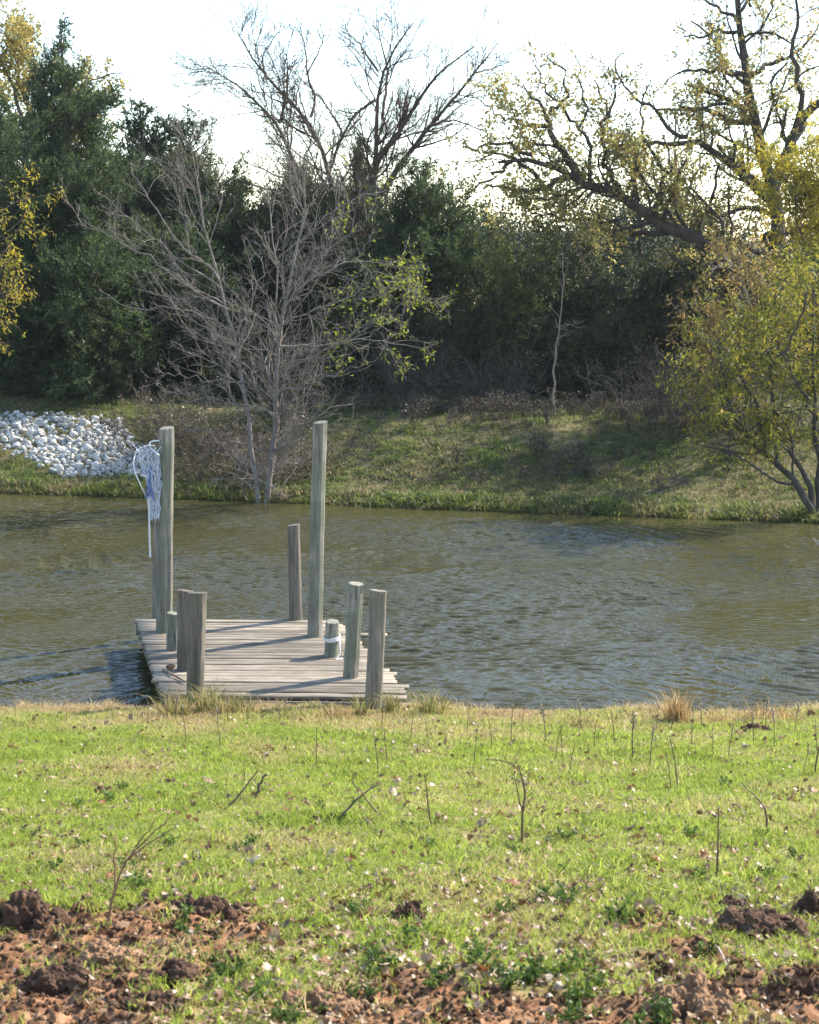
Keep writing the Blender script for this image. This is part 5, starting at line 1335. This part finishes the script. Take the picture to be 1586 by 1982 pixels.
clump(757, 1382, 60, 30, 'grass clump right of the front right dock post', M['mixgrass'], 5, 140)
clump(700, 1386, 55, 28, 'short grass clump left of the front right dock post', M['mixgrass'], 6, 90)
clump(835, 1388, 72, 55, 'yellow green grass clump at the right corner of the deck', M['mixgrass'], 7, 220)
clump(650, 1392, 36, 60, 'low tawny grass in front of the deck', M['tawny'], 8, 160)
clump(560, 1392, 36, 60, 'sparse green grass in the shade of the deck edge', M['mixgrass'], 9, 90)
clump(1500, 1398, 45, 120, 'low tawny grass at the waterline near the right edge', M['tawny'], 10, 220)
clump(1400, 1400, 30, 110, 'low straw grass right of the orange tuft', M['tawny'], 11, 180)
clump(1120, 1402, 28, 90, 'short green reeds at the waterline left of the orange tuft', M['mixgrass'], 12, 120)

marks = [(45, 1800, 'dark clod at the left edge'), (392, 1775, 'rounded reddish clod'), (790, 1785, 'flattened clod'), (1470, 1800, 'long brown clod'), (1340, 1955, 'pale topped clod'),
         (1560, 1940, 'clod in the bottom right corner'), (610, 1950, 'broad tan clod'), (215, 1860, 'low tan clod'), (110, 1905, 'broken brown clod'), (330, 1890, 'dark crumbly clod'), (1290, 1885, 'small brown clod'), (205, 1538, 'small dark clod in the grass'),
         (1009, 1600, 'forked dead stem'), (1388, 1650, 'straight dark stem'), (1487, 1580, 'curved grey stick'), (832, 1560, 'thin upright stem'), (690, 1560, 'slanting stem'), (450, 1540, 'bent stick'),
         (225, 1710, 'branching reddish weed'), (800, 1820, 'lying brown stick'), (1385, 1850, 'pale curved twig'), (725, 1610, 'short thick stick'), (170, 1725, 'long dark lying stick'), (1312, 1400, 'orange grass tuft'),
         (722, 1380, 'front right dock post'), (376, 1380, 'front left dock post'), (190, 1475, 'pale twig at the upper left'), (945, 1580, 'thin slanting twig'), (1305, 1600, 'pale crooked twig'), (1040, 1574, 'pale twig under the forked stem'),
         (1505, 1495, 'straw twig at the right'), (1000, 1960, 'bottom edge'), (1100, 1750, 'open grass at lower centre right'), (560, 1700, 'open grass at lower centre left'), (1100, 1460, 'group of stalks above the forked stem')]
def near_mark(p):
    a, b = project(np.array([p], float)); a, b = float(a[0]), float(b[0])
    m = min(marks, key=lambda q: (q[0] - a) ** 2 + (1.6 * (q[1] - b)) ** 2); dx, dy = a - m[0], 1.6 * (b - m[1])
    far_ = math.hypot(dx, dy) > 90
    d = ('left' if dx < 0 else 'right') if abs(dx) > abs(dy) else ('behind' if dy < 0 else 'before')
    t = {'left': ('just left of', 'well left of'), 'right': ('just right of', 'well right of'), 'behind': ('just behind', 'far behind'), 'before': ('close in front of', 'farther in front of')}[d][far_]
    return t + ' the ' + m[2]
# little dark green broadleaf weeds
M['weed'] = leaf_mat('green_weed', [(0, (.045, .075, .018)), (0.5, (.09, .14, .03)), (1, (.17, .23, .05))], trans=0.35)
wm_ = []
for k in range(6):
    rg = np.random.default_rng(700 + k); ns = 7
    P0 = np.zeros((ns, 5, 3)); a = rg.random(ns) * 6.28; d = unit(np.stack([np.cos(a) * .8, np.sin(a) * .8, .55 + .5 * rg.random(ns)], 1))
    for s_ in range(1, 5): d = unit(d + rg.normal(size=d.shape) * .15); P0[:, s_] = P0[:, s_ - 1] + d * 0.024 * (0.6 + 0.8 * rg.random((ns, 1)))
    v, f, t = leaves_on(P0, 140, 0.028, 0.018, rg, spread=0.006, t0=0.1, follow=0.3); v2, q2 = sweep(P0, np.full((ns, 5), .0016), 3)
    V, Fc = join_vf([(v, f), (v2, q2)]); wm_.append(mesh_np('green_weed', V, Fc, tone=np.concatenate([t, np.full(len(v2), .4)])))
for m_ in wm_: m_.materials.append(M['weed'])
wpos = [(100, 1690), (355, 1760), (245, 1690), (500, 1600), (475, 1640), (555, 1610), (690, 1560), (655, 1590), (790, 1600), (830, 1640), (255, 1712), (450, 1655), (240, 1530), (215, 1550), (620, 1560),
        (730, 1650), (1095, 1625), (1340, 1620), (1475, 1620), (1405, 1520), (990, 1650), (1010, 1660), (1070, 1640), (1070, 1740), (1090, 1700), (420, 1900), (400, 1870), (450, 1885), (740, 1870), (720, 1845),
        (350, 1800), (930, 1850), (940, 1880), (1020, 1900), (1055, 1890), (1130, 1870), (1150, 1900), (1365, 1845), (1290, 1980), (720, 1930), (1110, 1930), (1130, 1975), (620, 1960), (850, 1900), (560, 1985), (500, 1930),
        (800, 1825), (1350, 1700), (1200, 1780), (1480, 1700), (60, 1620), (160, 1640), (330, 1640), (590, 1700), (890, 1700), (1250, 1660), (1540, 1660), (980, 1760), (700, 1760), (150, 1560)]
for n_, (px, py) in enumerate(wpos):
    for r_ in range(2 if py > 1700 else 1):
        p = gp(px + r_ * 25 * rng.normal(), min(py + r_ * 12, 1985)); o = link('green_weed', wm_[int(rng.integers(0, 6))])
        s_ = (0.55 + 0.5 * rng.random()) * (1.0 if py > 1700 else 0.9); o.location = p; o.rotation_euler = (0, 0, rng.random() * 6.28); o.scale = (s_,) * 3
        tag(o, ('large ' if s_ > 0.92 else 'small ' if s_ < 0.68 else '') + 'green leafy weed ' + near_mark(p), 'weed', 'small green weeds in the near grass')

# fallen oak leaves: the 290 largest as objects, the small ones as litter
def dead_mat(name, stops, rough=0.42):
    m = bpy.data.materials.new(name); nt, N, Lk = nodes(m)
    out = N('ShaderNodeOutputMaterial'); oi = N('ShaderNodeObjectInfo'); r = ramp(N, stops); Lk(oi.outputs['Random'], r.inputs[0])
    tc = N('ShaderNodeTexCoord'); nz = N('ShaderNodeTexNoise'); nz.inputs['Scale'].default_value = 5; nz.inputs['Detail'].default_value = 5; Lk(tc.outputs['Object'], nz.inputs['Vector'])
    mr = N('ShaderNodeMapRange'); mr.inputs['To Min'].default_value = 0.55; mr.inputs['To Max'].default_value = 1.4; Lk(nz.outputs[0], mr.inputs['Value'])
    hs = N('ShaderNodeHueSaturation'); Lk(mr.outputs[0], hs.inputs['Value']); Lk(r.outputs[0], hs.inputs['Color'])
    b = N('ShaderNodeBsdfPrincipled'); b.inputs['Roughness'].default_value = rough; b.inputs['Specular IOR Level'].default_value = 0.5; Lk(hs.outputs[0], b.inputs['Base Color'])
    tr = N('ShaderNodeBsdfTranslucent'); Lk(hs.outputs[0], tr.inputs['Color']); ms = N('ShaderNodeMixShader'); ms.inputs[0].default_value = 0.25
    Lk(b.outputs[0], ms.inputs[1]); Lk(tr.outputs[0], ms.inputs[2]); Lk(ms.outputs[0], out.inputs[0]); return m
M['deadleaf'] = dead_mat('dead_leaf', [(0, (.11, .055, .024)), (0.4, (.20, .105, .045)), (0.65, (.31, .19, .09)), (0.88, (.42, .28, .15)), (0.98, (.55, .44, .31)), (1.0, (.36, .15, .05))])
leaf_kinds = [('rust brown', dead_mat('rust_leaf', [(0, (.26, .10, .04)), (1, (.34, .15, .06))])), ('dark brown', dead_mat('dark_leaf', [(0, (.10, .055, .03)), (1, (.17, .10, .055))])),
              ('mid brown', dead_mat('brown_leaf', [(0, (.20, .11, .05)), (1, (.28, .16, .08))])), ('tan', dead_mat('tan_leaf', [(0, (.36, .23, .12)), (1, (.46, .32, .18))])),
              ('pale', dead_mat('pale_leaf', [(0, (.48, .37, .25)), (1, (.60, .49, .36))])), ('yellow brown', dead_mat('yellow_leaf', [(0, (.42, .26, .06)), (1, (.50, .32, .08))]))]
leafm = []
for k in range(8):
    rg = np.random.default_rng(800 + k)
    outl = [(0, 0), (.06, .10), (.14, .22), (.30, .26), (.22, .38), (.40, .52), (.24, .62), (.26, .84), (.10, .82), (0, 1)]
    L_ = 1; c1, c2 = rg.normal() * 1.2, rg.normal() * 0.9; V = []
    left = [(x * (0.85 + .3 * rg.random()), y) for x, y in outl]
    for (x, y) in left: V.append((x, y, 0))
    for (x, y) in left[1:-1]: V.append((-x * (0.85 + .3 * rg.random()), y, 0))
    for y in (.1, .22, .26, .38, .52, .62, .84, .82): V.append((0, y, 0))
    V = np.array(V, float); V[:, 1] -= 0.5
    V[:, 2] = abs(c1) * 0.9 * V[:, 0] ** 2 * 1.6 + c2 * 0.7 * V[:, 1] ** 2 + rg.normal(size=len(V)) * 0.025 + 0.12 * np.sin(V[:, 1] * 5 + k) * V[:, 0]
    Fq = []
    for i_ in range(1, 8):
        Fq.append((18 + i_ - 1, i_, i_ + 1, 18 + i_)); Fq.append((18 + i_ - 1, 18 + i_, 10 + i_, 10 + i_ - 1))
    Ft = [(0, 1, 18), (0, 18, 10), (25, 8, 9), (25, 9, 17)]
    leafm.append(mesh_np('fallen_leaf', V, [np.array(Fq), np.array(Ft)], smooth=True))
for m_ in leafm: m_.materials.append(M['deadleaf'])
rgl = np.random.default_rng(900)
def litter(n, rg, bias):
    u = rg.random(n); y = 6.2 + 11 * u ** bias; x = (rg.random(n) * 2 - 1) * (0.24 * y + 0.5)
    k = np.clip(0.30 + 1.3 * (fbm(x * 1.5, y * 1.5, 121, 3) - 0.35) + 1.0 * ss(10.4, 7.6, y), 0, 1) * (1 - 0.8 * soil(x, y)) > rg.random(n)
    x, y = x[k], y[k]; return x, y, height(x, y)
x, y, z = litter(480, rgl, 1.2)
m_ = min(290, len(x))
for k in range(m_):
    o = link('fallen_leaf', leafm[int(rgl.integers(0, 8))]); s_ = 0.055 + 0.06 * rgl.random() ** 1.3
    o.location = (x[k], y[k], z[k] + 0.022 + 0.012 * rgl.random()); o.rotation_euler = (rgl.normal() * 0.45, rgl.normal() * 0.45, rgl.random() * 6.28); o.scale = (s_,) * 3
    kd = leaf_kinds[int(rgl.choice(6, p=[.22, .25, .26, .17, .06, .04]))]; o.material_slots[0].link = 'OBJECT'; o.material_slots[0].material = kd[1]
    tag(o, ('large ' if s_ > 0.095 else 'small ' if s_ < 0.07 else '') + kd[0] + ' oak leaf ' + near_mark(o.location), 'leaf', 'fallen oak leaves on the near bank')
x, y, z = litter(17000, rgl, 1.6); n = len(x)
sc3 = 0.016 + 0.045 * rgl.random(n) ** 1.5
scatter('leaf_litter', [(mm_, M['deadleaf']) for mm_ in leafm], np.stack([x, y, z + 0.012 + 0.028 * rgl.random(n)], 1), rgl.integers(0, 8, n), rots(n, rgl, 0.6), scl3(sc3), 'scattered scraps of dead leaves and bark in the near grass')
# crumbs of soil in the broken ground
crumbs = []
for k in range(5):
    v, f = lump_vf(rgl, 1, .85, .7, 1, 0.3); crumbs.append((mesh_np('crumb', v, [f]), M['dirt_pale']))
n0 = 42000; y = 5.9 + 4 * rgl.random(n0); x = (rgl.random(n0) * 2 - 1) * (0.24 * y + 0.5); k = soil(x, y) * 0.8 > rgl.random(n0); x, y = x[k], y[k]; n = len(x)
scatter('soil_crumbs', crumbs, np.stack([x, y, height(x, y) + 0.002], 1), rgl.integers(0, 5, n), rots(n, rgl, 1), scl3(0.003 + 0.017 * rgl.random(n) ** 3), 'crumbs of reddish soil on the broken ground')
print('objects', len(bpy.data.objects))

if VEIL_DENSITY > 0:  # thin volume added to lift the dark trees, standing in for veiling glare
    hm = bpy.data.materials.new('glare_veil'); nt, N, Lk = nodes(hm); out = N('ShaderNodeOutputMaterial'); pv = N('ShaderNodeVolumePrincipled')
    pv.inputs['Density'].default_value = VEIL_DENSITY; pv.inputs['Color'].default_value = (.86, .93, 1, 1); pv.inputs['Anisotropy'].default_value = 0.2
    Lk(pv.outputs[0], out.inputs['Volume'])
    V = [(x, y, z) for z in (-3.5, 16) for (x, y) in ((-120, -20), (120, -20), (120, 130), (-120, 130))]
    o = link('glare_veil', mesh_np('glare_veil', V, [np.array([(3, 2, 1, 0), (4, 5, 6, 7), (0, 1, 5, 4), (1, 2, 6, 5), (2, 3, 7, 6), (3, 0, 4, 7)])]), hm)
    tag(o, 'faint bright veil added in the air to imitate veiling glare', kind='stuff')
